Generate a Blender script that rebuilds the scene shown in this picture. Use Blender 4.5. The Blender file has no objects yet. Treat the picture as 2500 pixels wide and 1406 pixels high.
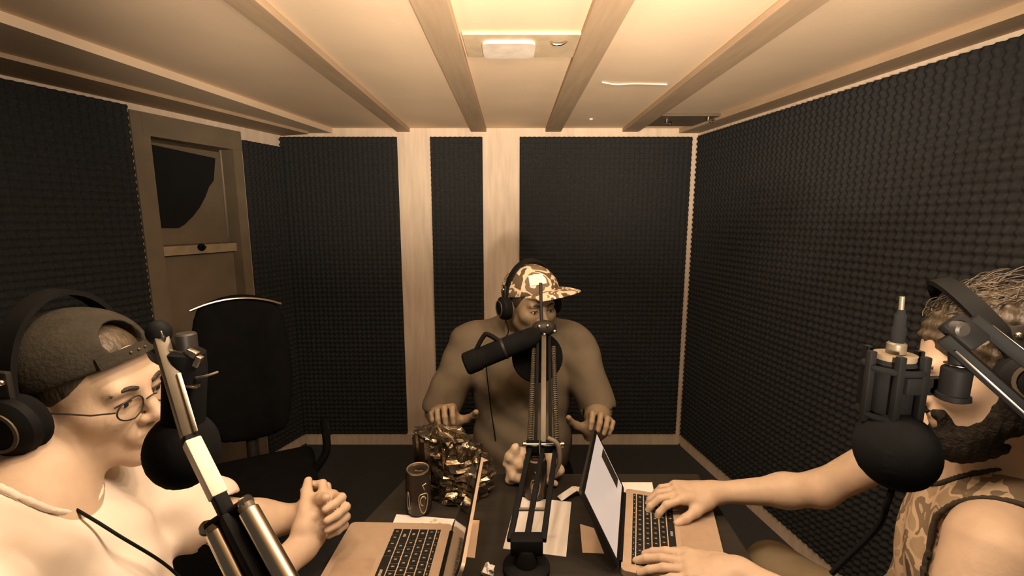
import bpy, bmesh, math, random
import numpy as np
from mathutils import Vector, Matrix, noise as mnoise

# ------------------------------------------------------------------ camera, world, light, exposure
SC = bpy.context.scene
LAMP_W = 10.0; UP_W = 255.0
COL = SC.collection
PITCH = math.radians(8.7); FPX = 1100.0; CAM_H = 1.5
cam_data = bpy.data.cameras.new('camera'); cam = bpy.data.objects.new('camera', cam_data); COL.objects.link(cam)
cam_data.sensor_width = 36.0; cam_data.lens = FPX / 2500.0 * 36.0; cam_data.clip_start = 0.02
cam.location = (0, 0, CAM_H); cam.rotation_euler = (math.pi/2 - PITCH, 0, 0)
SC.camera = cam
wd = bpy.data.worlds.new('world'); SC.world = wd; wd.use_nodes = True
wd.node_tree.nodes['Background'].inputs[0].default_value = (1.0, 0.80, 0.58, 1)
wd.node_tree.nodes['Background'].inputs[1].default_value = 0.07
def point_lamp(name, loc, power, radius, color=(1.0, 0.81, 0.62)):
    d = bpy.data.lights.new(name, 'POINT'); d.energy = power; d.shadow_soft_size = radius; d.color = color
    o = bpy.data.objects.new(name, d); COL.objects.link(o); o.location = loc
    return o
for lx in (-0.40, -0.10, 0.20, 0.50, 0.80):          # the fluorescent tube under the ceiling, just above the frame
    point_lamp('ceiling_tube', (lx, 0.64, 1.880), LAMP_W, 0.035)
def spot_lamp(name, loc, aim, power, angle, blend, radius, color=(1.0, 0.81, 0.62)):
    d = bpy.data.lights.new(name, 'SPOT'); d.energy = power; d.spot_size = math.radians(angle); d.spot_blend = blend; d.shadow_soft_size = radius; d.color = color
    o = bpy.data.objects.new(name, d); COL.objects.link(o); o.location = loc
    o.rotation_euler = (Vector(aim)-Vector(loc)).to_track_quat('-Z', 'Y').to_euler()
    return o
for ax_, pw in ((-0.60, 0.75), (0.15, 0.62), (0.80, 0.75)):      # added unseen fill spots behind the camera, brightening ceiling and back wall
    spot_lamp('ceiling_fill', (0.15, -0.30, 1.28), (ax_, 1.95, 2.03), UP_W*pw, 46, 0.9, 0.05)
SC.view_settings.view_transform = 'Standard'; SC.view_settings.look = 'None'
SC.view_settings.gamma = 1.0; SC.view_settings.exposure = 0.0; SC.view_settings.use_curve_mapping = False

SC.cycles.max_bounces = 4; SC.cycles.diffuse_bounces = 3; SC.cycles.glossy_bounces = 2; SC.cycles.transmission_bounces = 1
SC.cycles.adaptive_threshold = 0.08; SC.cycles.caustics_reflective = False; SC.cycles.caustics_refractive = False

# ------------------------------------------------------------------ helpers
_c, _s = math.cos(PITCH), math.sin(PITCH)
def _ray(px, py):
    u = (px - 1250) / FPX; v = (703 - py) / FPX
    return np.array([u, v*_s + _c, v*_c - _s])
def atz(px, py, z):
    r = _ray(px, py); t = (z - CAM_H) / r[2]; return np.array([0, 0, CAM_H]) + t*r
def aty(px, py, y):
    r = _ray(px, py); return np.array([0, 0, CAM_H]) + y/r[1]*r
V3 = lambda *a: np.array(a, float)
def unit(v):
    v = np.asarray(v, float); return v/np.linalg.norm(v)

class Fr:
    """right-handed frame: X right, Y forward, Z up"""
    def __init__(s, o, fwd, up=(0, 0, 1), sc=1.0):
        s.o = np.asarray(o, float); y = unit(fwd); x = unit(np.cross(y, up)); z = np.cross(x, y)
        s.R = np.stack([x, y, z], 1); s.sc = sc
    def p(s, x, y, z): return s.o + s.R @ (np.array([x, y, z], float)*s.sc)
    def d(s, x, y, z): return s.R @ np.array([x, y, z], float)
    def m4(s):
        M = Matrix.Identity(4)
        for i in range(3):
            for j in range(3): M[i][j] = s.R[i, j]
            M[i][3] = s.o[i]
        return M

MATS = {}
def mat(name, col, rough=0.6, metal=0.0, var=0.12, scale=20.0, bump=0.0, bscale=60.0, spec=0.4, emit=None, stretch=None, col2=None, coords='Object'):
    if name in MATS: return MATS[name]
    m = bpy.data.materials.new(name); m.use_nodes = True; nt = m.node_tree; b = nt.nodes['Principled BSDF']
    tc = nt.nodes.new('ShaderNodeTexCoord'); src = tc.outputs[coords]
    if stretch:
        mp = nt.nodes.new('ShaderNodeMapping'); mp.inputs['Scale'].default_value = stretch
        nt.links.new(src, mp.inputs['Vector']); src = mp.outputs['Vector']
    n = nt.nodes.new('ShaderNodeTexNoise'); n.inputs['Scale'].default_value = scale; n.inputs['Detail'].default_value = 2.5
    nt.links.new(src, n.inputs['Vector'])
    r = nt.nodes.new('ShaderNodeValToRGB'); r.color_ramp.elements[0].position = 0.3; r.color_ramp.elements[1].position = 0.7
    c2 = col2 or tuple(min(1, c*(1+var)) for c in col); c1 = col if col2 else tuple(c*(1-var) for c in col)
    r.color_ramp.elements[0].color = (*c1, 1); r.color_ramp.elements[1].color = (*c2, 1)
    nt.links.new(n.outputs['Fac'], r.inputs['Fac']); nt.links.new(r.outputs['Color'], b.inputs['Base Color'])
    b.inputs['Roughness'].default_value = rough; b.inputs['Metallic'].default_value = metal
    b.inputs['Specular IOR Level'].default_value = spec
    if bump:
        n2 = nt.nodes.new('ShaderNodeTexNoise'); n2.inputs['Scale'].default_value = bscale; n2.inputs['Detail'].default_value = 3
        nt.links.new(src, n2.inputs['Vector'])
        bp = nt.nodes.new('ShaderNodeBump'); bp.inputs['Strength'].default_value = bump; bp.inputs['Distance'].default_value = 0.01
        nt.links.new(n2.outputs['Fac'], bp.inputs['Height']); nt.links.new(bp.outputs['Normal'], b.inputs['Normal'])
    if emit:
        b.inputs['Emission Color'].default_value = (*emit, 1); b.inputs['Emission Strength'].default_value = 1.0
    MATS[name] = m
    return m

def camo_mat(name, cols, scale=14.0, rough=0.85, bump=0.25):
    m = bpy.data.materials.new(name); m.use_nodes = True; nt = m.node_tree; b = nt.nodes['Principled BSDF']
    tc = nt.nodes.new('ShaderNodeTexCoord')
    n = nt.nodes.new('ShaderNodeTexNoise'); n.inputs['Scale'].default_value = scale; n.inputs['Detail'].default_value = 2.5; n.inputs['Distortion'].default_value = 0.6
    nt.links.new(tc.outputs['Object'], n.inputs['Vector'])
    r = nt.nodes.new('ShaderNodeValToRGB'); r.color_ramp.interpolation = 'CONSTANT'
    pos = [0.0, 0.42, 0.50, 0.58, 0.66]
    for i, c in enumerate(cols):
        e = r.color_ramp.elements[i] if i < 2 else r.color_ramp.elements.new(pos[i])
        e.position = pos[i]; e.color = (*c, 1)
    nt.links.new(n.outputs['Fac'], r.inputs['Fac']); nt.links.new(r.outputs['Color'], b.inputs['Base Color'])
    b.inputs['Roughness'].default_value = rough; b.inputs['Specular IOR Level'].default_value = 0.2
    n2 = nt.nodes.new('ShaderNodeTexNoise'); n2.inputs['Scale'].default_value = 35
    nt.links.new(tc.outputs['Object'], n2.inputs['Vector'])
    bp = nt.nodes.new('ShaderNodeBump'); bp.inputs['Strength'].default_value = bump; bp.inputs['Distance'].default_value = 0.01
    nt.links.new(n2.outputs['Fac'], bp.inputs['Height']); nt.links.new(bp.outputs['Normal'], b.inputs['Normal'])
    MATS[name] = m
    return m

WORLD = {}           # world matrices of the empties; meshes are built in world coordinates
def link(name, me, parent=None):
    o = bpy.data.objects.new(name, me); COL.objects.link(o)
    if parent is not None:
        o.parent = parent; o.matrix_parent_inverse = WORLD.get(parent.name, Matrix.Identity(4)).inverted()
    return o
def tag(o, label=None, cat=None, group=None, kind=None):
    if label: o['label'] = label
    if cat: o['category'] = cat
    if group: o['group'] = group
    if kind: o['kind'] = kind
    return o
def empty(name, loc, label, cat, group=None):
    o = bpy.data.objects.new(name, None); COL.objects.link(o); o.location = tuple(loc); o.empty_display_size = 0.05
    WORLD[o.name] = Matrix.Translation(Vector([float(q) for q in loc]))
    return tag(o, label, cat, group)

class MB:
    """collects shapes into one mesh"""
    def __init__(s): s.v = []; s.f = []
    def add(s, vs, fs):
        n = len(s.v); s.v.extend([tuple(map(float, q)) for q in vs]); s.f.extend([tuple(i+n for i in f) for f in fs]); return s
    def box(s, c, h, R=None, bev=0.0):
        c = np.asarray(c, float); R = np.eye(3) if R is None else R
        if bev <= 0:
            vs = [c + R @ (np.array([x, y, z])*h) for x in (-1, 1) for y in (-1, 1) for z in (-1, 1)]
            return s.add(vs, [(0,1,3,2),(4,6,7,5),(0,4,5,1),(2,3,7,6),(0,2,6,4),(1,5,7,3)])
        bm = bmesh.new(); bmesh.ops.create_cube(bm, size=2.0)
        for v in bm.verts: v.co = Vector((v.co.x*h[0], v.co.y*h[1], v.co.z*h[2]))
        bmesh.ops.bevel(bm, geom=list(bm.edges), offset=bev, segments=2, affect='EDGES', profile=0.5)
        bm.verts.index_update()
        vs = [c + R @ np.array(v.co) for v in bm.verts]; fs = [[v.index for v in f.verts] for f in bm.faces]; bm.free()
        return s.add(vs, fs)
    def tube(s, pts, r, seg=12, cap=True, flat=None):
        pts = [np.asarray(p, float) for p in pts]; n = len(pts); rs = r if isinstance(r, (list, tuple)) else [r]*n
        vs = []; t0 = unit(pts[1]-pts[0]); a = np.cross(t0, (0, 0, 1) if abs(t0[2]) < .9 else (1, 0, 0)); a = unit(a)
        for i, p in enumerate(pts):
            t = unit((pts[min(i+1, n-1)] - pts[max(i-1, 0)])); a = unit(a - t*np.dot(a, t)); b = np.cross(t, a)
            for k in range(seg):
                th = 2*math.pi*k/seg; vs.append(p + rs[i]*(math.cos(th)*a + math.sin(th)*b))
        fs = [(i*seg+k, i*seg+(k+1) % seg, (i+1)*seg+(k+1) % seg, (i+1)*seg+k) for i in range(n-1) for k in range(seg)]
        if cap: fs += [tuple(range(seg-1, -1, -1)), tuple(range((n-1)*seg, n*seg))]
        return s.add(vs, fs)
    def lathe(s, prof, o, axis=(0, 0, 1), seg=28):
        """prof: list of (radius, height) along axis"""
        axis = unit(axis); o = np.asarray(o, float); a = unit(np.cross(axis, (1, 0, 0) if abs(axis[0]) < .9 else (0, 1, 0))); b = np.cross(axis, a)
        vs = []
        for r, h in prof:
            for k in range(seg):
                th = 2*math.pi*k/seg; vs.append(o + axis*h + max(r, 1e-5)*(math.cos(th)*a + math.sin(th)*b))
        n = len(prof)
        fs = [(i*seg+k, i*seg+(k+1) % seg, (i+1)*seg+(k+1) % seg, (i+1)*seg+k) for i in range(n-1) for k in range(seg)]
        fs += [tuple(range(seg-1, -1, -1)), tuple(range((n-1)*seg, n*seg))]
        return s.add(vs, fs)
    def ball(s, c, r, R=None, seg=20, ring=12):
        r = np.array(r if hasattr(r, '__len__') else (r, r, r), float); R = np.eye(3) if R is None else R; c = np.asarray(c, float); vs = []
        for i in range(ring+1):
            ph = math.pi*i/ring
            for k in range(seg):
                th = 2*math.pi*k/seg
                vs.append(c + R @ (r*np.array([math.sin(ph)*math.cos(th), math.sin(ph)*math.sin(th), math.cos(ph)])))
        fs = [(i*seg+k, (i+1)*seg+k, (i+1)*seg+(k+1) % seg, i*seg+(k+1) % seg) for i in range(ring) for k in range(seg)]
        return s.add(vs, fs)
    def helix(s, a, b, R, turns, r=0.0011, seg=5, per=10):
        a = np.asarray(a, float); b = np.asarray(b, float); t = unit(b-a); x = unit(np.cross(t, (1, 0, 0) if abs(t[0]) < .9 else (0, 1, 0))); y = np.cross(t, x)
        n = turns*per
        pts = [a + (b-a)*i/n + R*(math.cos(2*math.pi*i/per)*x + math.sin(2*math.pi*i/per)*y) for i in range(n+1)]
        return s.tube(pts, r, seg)
    def prism(s, poly, z0, z1):
        n = len(poly); vs = [(x, y, z0) for x, y in poly] + [(x, y, z1) for x, y in poly]
        return s.add(vs, [tuple(range(n-1, -1, -1)), tuple(range(n, 2*n))] + [(i, (i+1) % n, n+(i+1) % n, n+i) for i in range(n)])
    def quadslab(s, q, n, th):
        """q: four 3D corners, extruded by th along n"""
        n = unit(n)*th; vs = [np.asarray(p, float) for p in q]; vs += [p+n for p in vs]
        return s.add(vs, [(3,2,1,0),(4,5,6,7),(0,1,5,4),(1,2,6,5),(2,3,7,6),(3,0,4,7)])
    def mesh(s, name, m, smooth=True, ang=38):
        me = bpy.data.meshes.new(name); me.from_pydata(s.v, [], s.f); me.validate(); me.materials.append(m)
        bm = bmesh.new(); bm.from_mesh(me); bmesh.ops.recalc_face_normals(bm, faces=bm.faces); bm.to_mesh(me); bm.free()
        if smooth:
            me.polygons.foreach_set('use_smooth', [True]*len(me.polygons)); me.set_sharp_from_angle(angle=math.radians(ang))
        return me
    def build(s, name, m, parent=None, smooth=True, ang=38):
        return link(name, s.mesh(name, m, smooth, ang), parent)

def curve_pts(ctrl, n=24):
    """Catmull-Rom through control points"""
    P = [np.asarray(p, float) for p in ctrl]; P = [2*P[0]-P[1]] + P + [2*P[-1]-P[-2]]; out = []
    k = len(P)-3
    for i in range(k):
        p0, p1, p2, p3 = P[i:i+4]
        for j in range(max(2, n//k)):
            t = j/max(2, n//k)
            out.append(.5*((2*p1)+(-p0+p2)*t+(2*p0-5*p1+4*p2-p3)*t*t+(-p0+3*p1-3*p2+p3)*t**3))
    out.append(P[-2])
    return out

# ------------------------------------------------------------------ smooth blended bodies on a voxel field, meshed with surface nets
class Body:
    def __init__(s, lo, hi, h):
        s.lo = np.asarray(lo, float); s.h = h; s.n = np.ceil((np.asarray(hi, float)-s.lo)/h).astype(int)+1
        s.f = np.full(s.n, 0.25, np.float32)
        s.ax = [(s.lo[i] + h*np.arange(s.n[i])).astype(np.float32) for i in range(3)]
    def _sub(s, lo, hi, pad):
        a = np.clip(np.floor((np.asarray(lo)-pad-s.lo)/s.h).astype(int), 0, s.n); b = np.clip(np.ceil((np.asarray(hi)+pad-s.lo)/s.h).astype(int)+1, 0, s.n)
        if (b <= a).any(): return None, None
        sl = tuple(slice(i, j) for i, j in zip(a, b))
        return sl, np.meshgrid(*[s.ax[i][sl[i]] for i in range(3)], indexing='ij')
    def _mix(s, sl, d, k, mode):
        f = s.f[sl]
        if mode == 'sub': d = -d
        hh = np.maximum(k - np.abs(f-d), 0)/k if k > 0 else 0
        q = hh*hh*k*.25 if k > 0 else 0
        s.f[sl] = (np.minimum(f, d) - q) if mode == 'add' else (np.maximum(f, d) + q)
    def cap(s, a, b, r1, r2=None, k=0.02, mode='add'):
        r2 = r1 if r2 is None else r2; a = np.asarray(a, float); b = np.asarray(b, float); R = max(r1, r2)
        sl, G = s._sub(np.minimum(a, b)-R, np.maximum(a, b)+R, k+3*s.h)
        if sl is None: return s
        ab = b-a; L = max(float(ab @ ab), 1e-12)
        P = [G[i]-a[i] for i in range(3)]
        t = np.clip((P[0]*ab[0]+P[1]*ab[1]+P[2]*ab[2])/L, 0, 1)
        d = np.sqrt(sum((P[i]-t*ab[i])**2 for i in range(3))) - (r1+(r2-r1)*t)
        s._mix(sl, d.astype(np.float32), k, mode); return s
    def ell(s, c, r, R=None, k=0.02, mode='add'):
        c = np.asarray(c, float); r = np.asarray(r if hasattr(r, '__len__') else (r, r, r), float); R = np.eye(3) if R is None else R
        ext = np.sqrt(((R*r)**2).sum(1))
        sl, G = s._sub(c-ext, c+ext, k+3*s.h)
        if sl is None: return s
        P = [G[i]-c[i] for i in range(3)]
        Q = [sum(R[i, j]*P[i] for i in range(3)) for j in range(3)]
        k0 = np.sqrt(sum((Q[j]/r[j])**2 for j in range(3))); k1 = np.sqrt(sum((Q[j]/r[j]**2)**2 for j in range(3)))
        d = k0*(k0-1)/np.maximum(k1, 1e-6); d = np.where(k0 < .15, -r.min()*(1-k0), d)
        s._mix(sl, d.astype(np.float32), k, mode); return s
    def box(s, c, half, R=None, rad=0.01, k=0.01, mode='add'):
        c = np.asarray(c, float); half = np.asarray(half, float); R = np.eye(3) if R is None else R
        ext = np.abs(R) @ half
        sl, G = s._sub(c-ext, c+ext, k+3*s.h)
        if sl is None: return s
        P = [G[i]-c[i] for i in range(3)]
        q = [np.abs(sum(R[i, j]*P[i] for i in range(3))) - (half[j]-rad) for j in range(3)]
        d = np.sqrt(sum(np.maximum(x, 0)**2 for x in q)) + np.minimum(np.maximum(np.maximum(q[0], q[1]), q[2]), 0) - rad
        s._mix(sl, d.astype(np.float32), k, mode); return s
    def half(s, p, n, k=0.004):
        """keep the side that n points away from"""
        p = np.asarray(p, float); n = unit(n)
        d = (s.ax[0][:, None, None]-p[0])*n[0] + (s.ax[1][None, :, None]-p[1])*n[1] + (s.ax[2][None, None, :]-p[2])*n[2]
        s._mix((slice(None),)*3, d.astype(np.float32), k, 'max'); return s
    def ell_field(s, c, r, R):
        P = [s.ax[0][:, None, None]-c[0], s.ax[1][None, :, None]-c[1], s.ax[2][None, None, :]-c[2]]
        Q = [sum(R[i, j]*P[i] for i in range(3)) for j in range(3)]
        k0 = np.sqrt(sum((Q[j]/r[j])**2 for j in range(3))); k1 = np.sqrt(sum((Q[j]/r[j]**2)**2 for j in range(3)))
        return (k0*(k0-1)/np.maximum(k1, 1e-6)).astype(np.float32)
    def seam(s, cuts, w):
        """a cord that follows the lines where the given ellipsoids cut this surface"""
        o = object.__new__(Body); o.lo, o.h, o.n, o.ax = s.lo, s.h, s.n, s.ax; o.f = np.full(s.n, .25, np.float32)
        for c, r, R in cuts: o.f = np.minimum(o.f, np.sqrt(s.f**2 + s.ell_field(c, r, R)**2) - w)
        return o
    def disp(s, fn):
        s.f += fn(s.ax[0][:, None, None], s.ax[1][None, :, None], s.ax[2][None, None, :]).astype(np.float32); return s
    def build(s, name, m, parent=None):
        f = s.f.copy()
        for i in range(3):                       # closed at the field's border
            sl = [slice(None)]*3; sl[i] = 0; f[tuple(sl)] = np.maximum(f[tuple(sl)], 1e-3); sl[i] = -1; f[tuple(sl)] = np.maximum(f[tuple(sl)], 1e-3)
        ins = f < 0; c = np.zeros(np.array(f.shape)-1, np.uint8); offs = [(x, y, z) for x in (0, 1) for y in (0, 1) for z in (0, 1)]
        nx, ny, nz = f.shape
        for o in offs: c += ins[o[0]:nx-1+o[0], o[1]:ny-1+o[1], o[2]:nz-1+o[2]]
        act = (c > 0) & (c < 8); cells = np.argwhere(act); idx = np.full(act.shape, -1, np.int32); idx[act] = np.arange(len(cells))
        val = {o: f[cells[:, 0]+o[0], cells[:, 1]+o[1], cells[:, 2]+o[2]] for o in offs}
        acc = np.zeros((len(cells), 3)); cnt = np.zeros(len(cells))
        for a in offs:
            for ax in range(3):
                if a[ax] == 1: continue
                b = list(a); b[ax] = 1; b = tuple(b); va, vb = val[a], val[b]; mm = (va < 0) != (vb < 0)
                t = va[mm]/(va[mm]-vb[mm]); p = np.tile(np.array(a, float), (mm.sum(), 1)); p[:, ax] = t
                acc[mm] += p; cnt[mm] += 1
        V = s.lo + s.h*(cells + acc/cnt[:, None]); Q = []
        for ax in range(3):
            o1, o2 = (ax+1) % 3, (ax+2) % 3
            A = [slice(None)]*3; B = [slice(None)]*3; A[ax] = slice(0, -1); B[ax] = slice(1, None)
            e = np.argwhere(ins[tuple(A)] != ins[tuple(B)]); e = e[(e[:, o1] > 0) & (e[:, o2] > 0) & (e[:, o1] < f.shape[o1]-1) & (e[:, o2] < f.shape[o2]-1)]
            fl = ins[e[:, 0], e[:, 1], e[:, 2]]
            def cell(d1, d2):
                q = e.copy(); q[:, o1] -= d1; q[:, o2] -= d2; return idx[q[:, 0], q[:, 1], q[:, 2]]
            q = np.stack([cell(1, 1), cell(0, 1), cell(0, 0), cell(1, 0)], 1); q[~fl] = q[~fl][:, ::-1]; Q.append(q)
        Q = np.concatenate(Q); Q = Q[(Q >= 0).all(1)]
        me = bpy.data.meshes.new(name); me.vertices.add(len(V)); me.vertices.foreach_set('co', V.astype(np.float32).ravel())
        me.loops.add(len(Q)*4); me.loops.foreach_set('vertex_index', Q.astype(np.int32).ravel())
        me.polygons.add(len(Q)); me.polygons.foreach_set('loop_start', np.arange(0, len(Q)*4, 4, dtype=np.int32)); me.polygons.foreach_set('loop_total', np.full(len(Q), 4, np.int32))
        me.update(calc_edges=True); me.validate(); me.polygons.foreach_set('use_smooth', [True]*len(me.polygons)); me.materials.append(m)
        return link(name, me, parent)
# ------------------------------------------------------------------ materials of the room
M_PLY = mat('plywood', (0.80, 0.64, 0.48), 0.55, var=0.10, scale=6, stretch=(6, 6, 0.7), bump=0.05, spec=0.3)
M_CEIL = mat('ceiling_board', (0.88, 0.67, 0.46), 0.7, var=0.05, scale=3, bump=0.03, bscale=90, spec=0.2)
M_FOAM = mat('black_foam', (0.031, 0.0315, 0.0310), 0.95, var=0.15, scale=60, spec=0.1)
M_FLOOR = mat('dark_carpet', (0.055, 0.058, 0.058), 0.95, var=0.3, scale=180, bump=0.4, bscale=300, spec=0.1)
M_BLACK = mat('black_plastic', (0.009, 0.0088, 0.0085), 0.6, var=0.2, spec=0.07)
M_RUBBER = mat('matt_black', (0.009, 0.009, 0.009), 0.95, var=0.2, spec=0.06)
M_STEEL = mat('painted_steel', (0.12, 0.095, 0.062), 0.45, 0.25, var=0.08, scale=50)
M_CHROME = mat('bright_metal', (0.75, 0.65, 0.52), 0.22, 1.0, var=0.05)
M_DARKMET = mat('dark_metal', (0.03, 0.026, 0.021), 0.5, 0.3, var=0.1)
M_WHITE = mat('white_paper', (0.86, 0.78, 0.70), 0.8, var=0.02, spec=0.2)
M_CARD = mat('buff_paper', (0.62, 0.44, 0.30), 0.8, var=0.05, spec=0.2)

# ------------------------------------------------------------------ the room
CZ = 2.045; YB = 2.85
XR = lambda y: 1.135 + (YB-y)*0.175          # right wall line
LA = V3(-1.40, YB); LB = V3(-2.05, 0.9)       # left wall line: far corner, near end
def struct(name, mb, m, smooth=False):
    o = mb.build(name, m, None, smooth); o['kind'] = 'structure'; return o
Y0 = -0.35
floor = struct('floor', MB().prism([(-2.7, Y0), (2.2, Y0), (2.2, YB+.1), (-2.7, YB+.1)], -0.05, 0.0), M_FLOOR)
ceiling = struct('ceiling', MB().prism([(-2.7, Y0), (2.2, Y0), (2.2, YB+.1), (-2.7, YB+.1)], CZ, CZ+0.05), M_CEIL)
wall_back = struct('wall_back', MB().box((-0.2, YB+.03, CZ/2), (2.0, .03, CZ/2)), M_PLY)
rd = unit(V3(XR(Y0)-XR(YB), Y0-YB, 0)); rn = V3(rd[1], -rd[0], 0); rn = rn if rn[0] < 0 else -rn
wall_right = struct('wall_right', MB().quadslab([(XR(YB), YB, 0), (XR(Y0), Y0, 0), (XR(Y0), Y0, CZ), (XR(YB), YB, CZ)], -rn, .05), M_PLY)
ld = unit(V3(*(LB-LA), 0)); ln = V3(ld[1], -ld[0], 0); ln = ln if ln[0] > 0 else -ln
LLEN = float(np.linalg.norm(LB-LA))
def LP(s, z, d=0.0): return V3(LA[0], LA[1], 0) + ld*s + V3(0, 0, z) + ln*d     # point on the left wall
def on_left(px, py):
    r = _ray(px, py); o = V3(LA[0], LA[1], 0); t = np.dot(o-V3(0, 0, CAM_H), ln)/np.dot(r, ln); p = V3(0, 0, CAM_H)+t*r
    return float(np.dot(p-o, ld)), float(p[2])

# ceiling battens: long boards screwed under the ceiling
M_BATTEN = mat('batten_wood', (0.46, 0.33, 0.21), 0.7, var=0.08, scale=5, stretch=(8, .8, 8), bump=0.04, spec=0.2)
for x0, x1, y0 in ((-0.700, -0.620, 0.2), (-0.250, -0.155, 0.2), (0.203, 0.298, 0.2), (0.670, 0.770, 0.2)):
    MB().box(((x0+x1)/2, (y0+YB)/2, CZ-.011), ((x1-x0)/2, (YB-y0)/2, .011), bev=.003).build('batten', M_BATTEN, ceiling, False)
# deep soffit along the right wall and stepped board on the left
MB().add([(XR(y)-.12, y, z) for y in (Y0, YB) for z in (CZ-.03, CZ)] + [(XR(y), y, z) for y in (Y0, YB) for z in (CZ-.03, CZ)],
         [(0,2,3,1),(4,5,7,6),(0,4,6,2),(1,3,7,5),(0,1,5,4),(2,6,7,3)]).build('edge_board', M_BATTEN, ceiling, False)
a, b = V3(LA[0], LA[1], 0), V3(LB[0], LB[1], 0)
zs = V3(0, 0, CZ-.03)
MB().quadslab([a+zs, b+zs, V3(-1.42, .9, 0)+zs, V3(-1.09, YB, 0)+zs], (0, 0, 1), .03).build('edge_board', mat('side_board', (0.72, 0.55, 0.38), 0.7, var=0.05, scale=3, spec=0.2), ceiling, False)
MB().quadslab([a+zs*.9925, b+zs*.9925, b+ln*.26+zs*.9925, a+ln*.20+zs*.9925], (0, 0, 1), .0152).build('edge_board', M_BATTEN, ceiling, False)

# egg-crate foam panels
def foam(parent, o, u, n, w, h, pitch=0.030, base=0.008, amp=0.011, q=4, hole=None):
    o = np.asarray(o, float); u = unit(u); n = unit(n); nu = max(2, int(round(w/pitch*q))); nv = max(2, int(round(h/pitch*q)))
    U, Vv = np.meshgrid(np.linspace(0, w, nu+1), np.linspace(0, h, nv+1), indexing='ij')
    H = base + amp*(1 + .5*(np.cos(2*np.pi*U/pitch) + np.cos(2*np.pi*Vv/pitch)))
    H = H.astype(float)
    P = o + U[..., None]*u + Vv[..., None]*np.array([0, 0, 1]) + H[..., None]*n
    B = o + U[..., None]*u + Vv[..., None]*np.array([0, 0, 1]) + 0.001*n
    vs = [P.reshape(-1, 3)]; I = np.arange((nu+1)*(nv+1)).reshape(nu+1, nv+1); N = I.size
    Q = [np.stack([I[:-1, :-1], I[1:, :-1], I[1:, 1:], I[:-1, 1:]], -1).reshape(-1, 4)]
    ring = np.concatenate([I[:, 0], I[-1, 1:], I[-2::-1, -1], I[0, -2:0:-1]]); vs.append(B.reshape(-1, 3)[ring]); m = len(ring)
    j = np.arange(m); Q.append(np.stack([ring, N+j, N+(j+1) % m, ring[(j+1) % m]], 1))
    Q = np.concatenate(Q); Vt = np.concatenate(vs)
    if np.dot(np.cross(u, (0, 0, 1)), n) < 0: Q = Q[:, ::-1]
    me = bpy.data.meshes.new('foam_panel'); me.vertices.add(len(Vt)); me.vertices.foreach_set('co', Vt.astype(np.float32).ravel())
    me.loops.add(len(Q)*4); me.loops.foreach_set('vertex_index', Q.astype(np.int32).ravel()); me.polygons.add(len(Q))
    me.polygons.foreach_set('loop_start', np.arange(0, len(Q)*4, 4, dtype=np.int32)); me.polygons.foreach_set('loop_total', np.full(len(Q), 4, np.int32))
    me.update(calc_edges=True); me.validate(); me.materials.append(M_FOAM); me.polygons.foreach_set('use_smooth', [True]*len(me.polygons))
    return link('foam_panel', me, parent)
FZ0, FZ1 = 0.085, 1.992
for x0, x1 in ((-1.41, -0.700), (-0.495, -0.180), (0.047, 1.092)):
    foam(wall_back, (x0, YB, FZ0), (1, 0, 0), (0, -1, 0), x1-x0, FZ1-FZ0)
ro = V3(XR(YB), YB, FZ0) + rd*.032
foam(wall_right, ro, rd, rn, 3.05, 1.995-FZ0)
# base boards: bare timber strip at the foot of the back and right walls
def base_board(name, p, q, n, h=.075, t=.012):
    p = np.asarray(p, float); q = np.asarray(q, float)
    o = struct(name, MB().quadslab([p, q, q+V3(0,0,h), p+V3(0,0,h)], n, t), M_PLY); return o
base_board('baseboard_back', (-1.38, YB, 0), (1.12, YB, 0), (0, -1, 0))
base_board('baseboard_right', V3(XR(YB-.02), YB-.02, 0), V3(XR(Y0), Y0, 0), rn)
# left wall: two foamed bays with a door between them
s1, _ = on_left(600, 520); s2, _ = on_left(368, 520)
wall_left = struct('wall_left', MB()
    .quadslab([LP(0,0), LP(s1,0), LP(s1,CZ), LP(0,CZ)], -ln, .06)
    .quadslab([LP(s2,0), LP(LLEN,0), LP(LLEN,CZ), LP(s2,CZ)], -ln, .06)
    .quadslab([LP(s1,1.93), LP(s2,1.93), LP(s2,CZ), LP(s1,CZ)], -ln, .06), M_PLY)
foam(wall_left, LP(.0, FZ0), ld, ln, s1-.012, 1.93-FZ0)
foam(wall_left, LP(s2+.06, FZ0), ld, ln, LLEN-s2-.06, 1.985-FZ0)
M_DOOR = mat('door_paint', (0.20, 0.155, 0.10), 0.6, var=0.1, scale=8, bump=0.05)
M_GLASS = mat('dark_pane', (0.010, 0.010, 0.010), 0.15, var=0.1, spec=0.4)
door = bpy.data.objects.new('door_1', None); COL.objects.link(door); door.location = tuple(LP((s1+s2)/2, 0)); door['kind'] = 'structure'; WORLD['door_1'] = Matrix.Translation(door.location)
jw = .055
MB().quadslab([LP(s1,0,.012), LP(s1+jw,0,.012), LP(s1+jw,1.93,.012), LP(s1,1.93,.012)], -ln, .085).build('jamb', M_DOOR, door, False)
MB().quadslab([LP(s2-.03,0,.012), LP(s2+.045,0,.012), LP(s2+.045,1.97,.012), LP(s2-.03,1.97,.012)], -ln, .085).build('jamb', M_DOOR, door, False)
MB().quadslab([LP(s1,1.87,.014), LP(s2,1.87,.014), LP(s2,1.97,.014), LP(s1,1.97,.014)], -ln, .085).build('lintel_board', M_DOOR, door, False)
e1, e2 = s1+jw, s2-.03; dd = -.055
zb0, zb1 = on_left(460, 622)[1], on_left(460, 600)[1]
MB().quadslab([LP(e1,0,dd), LP(e2,0,dd), LP(e2,zb0-.005,dd), LP(e1,zb0-.005,dd)], -ln, .03).build('lower_panel', M_DOOR, door, False)
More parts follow.
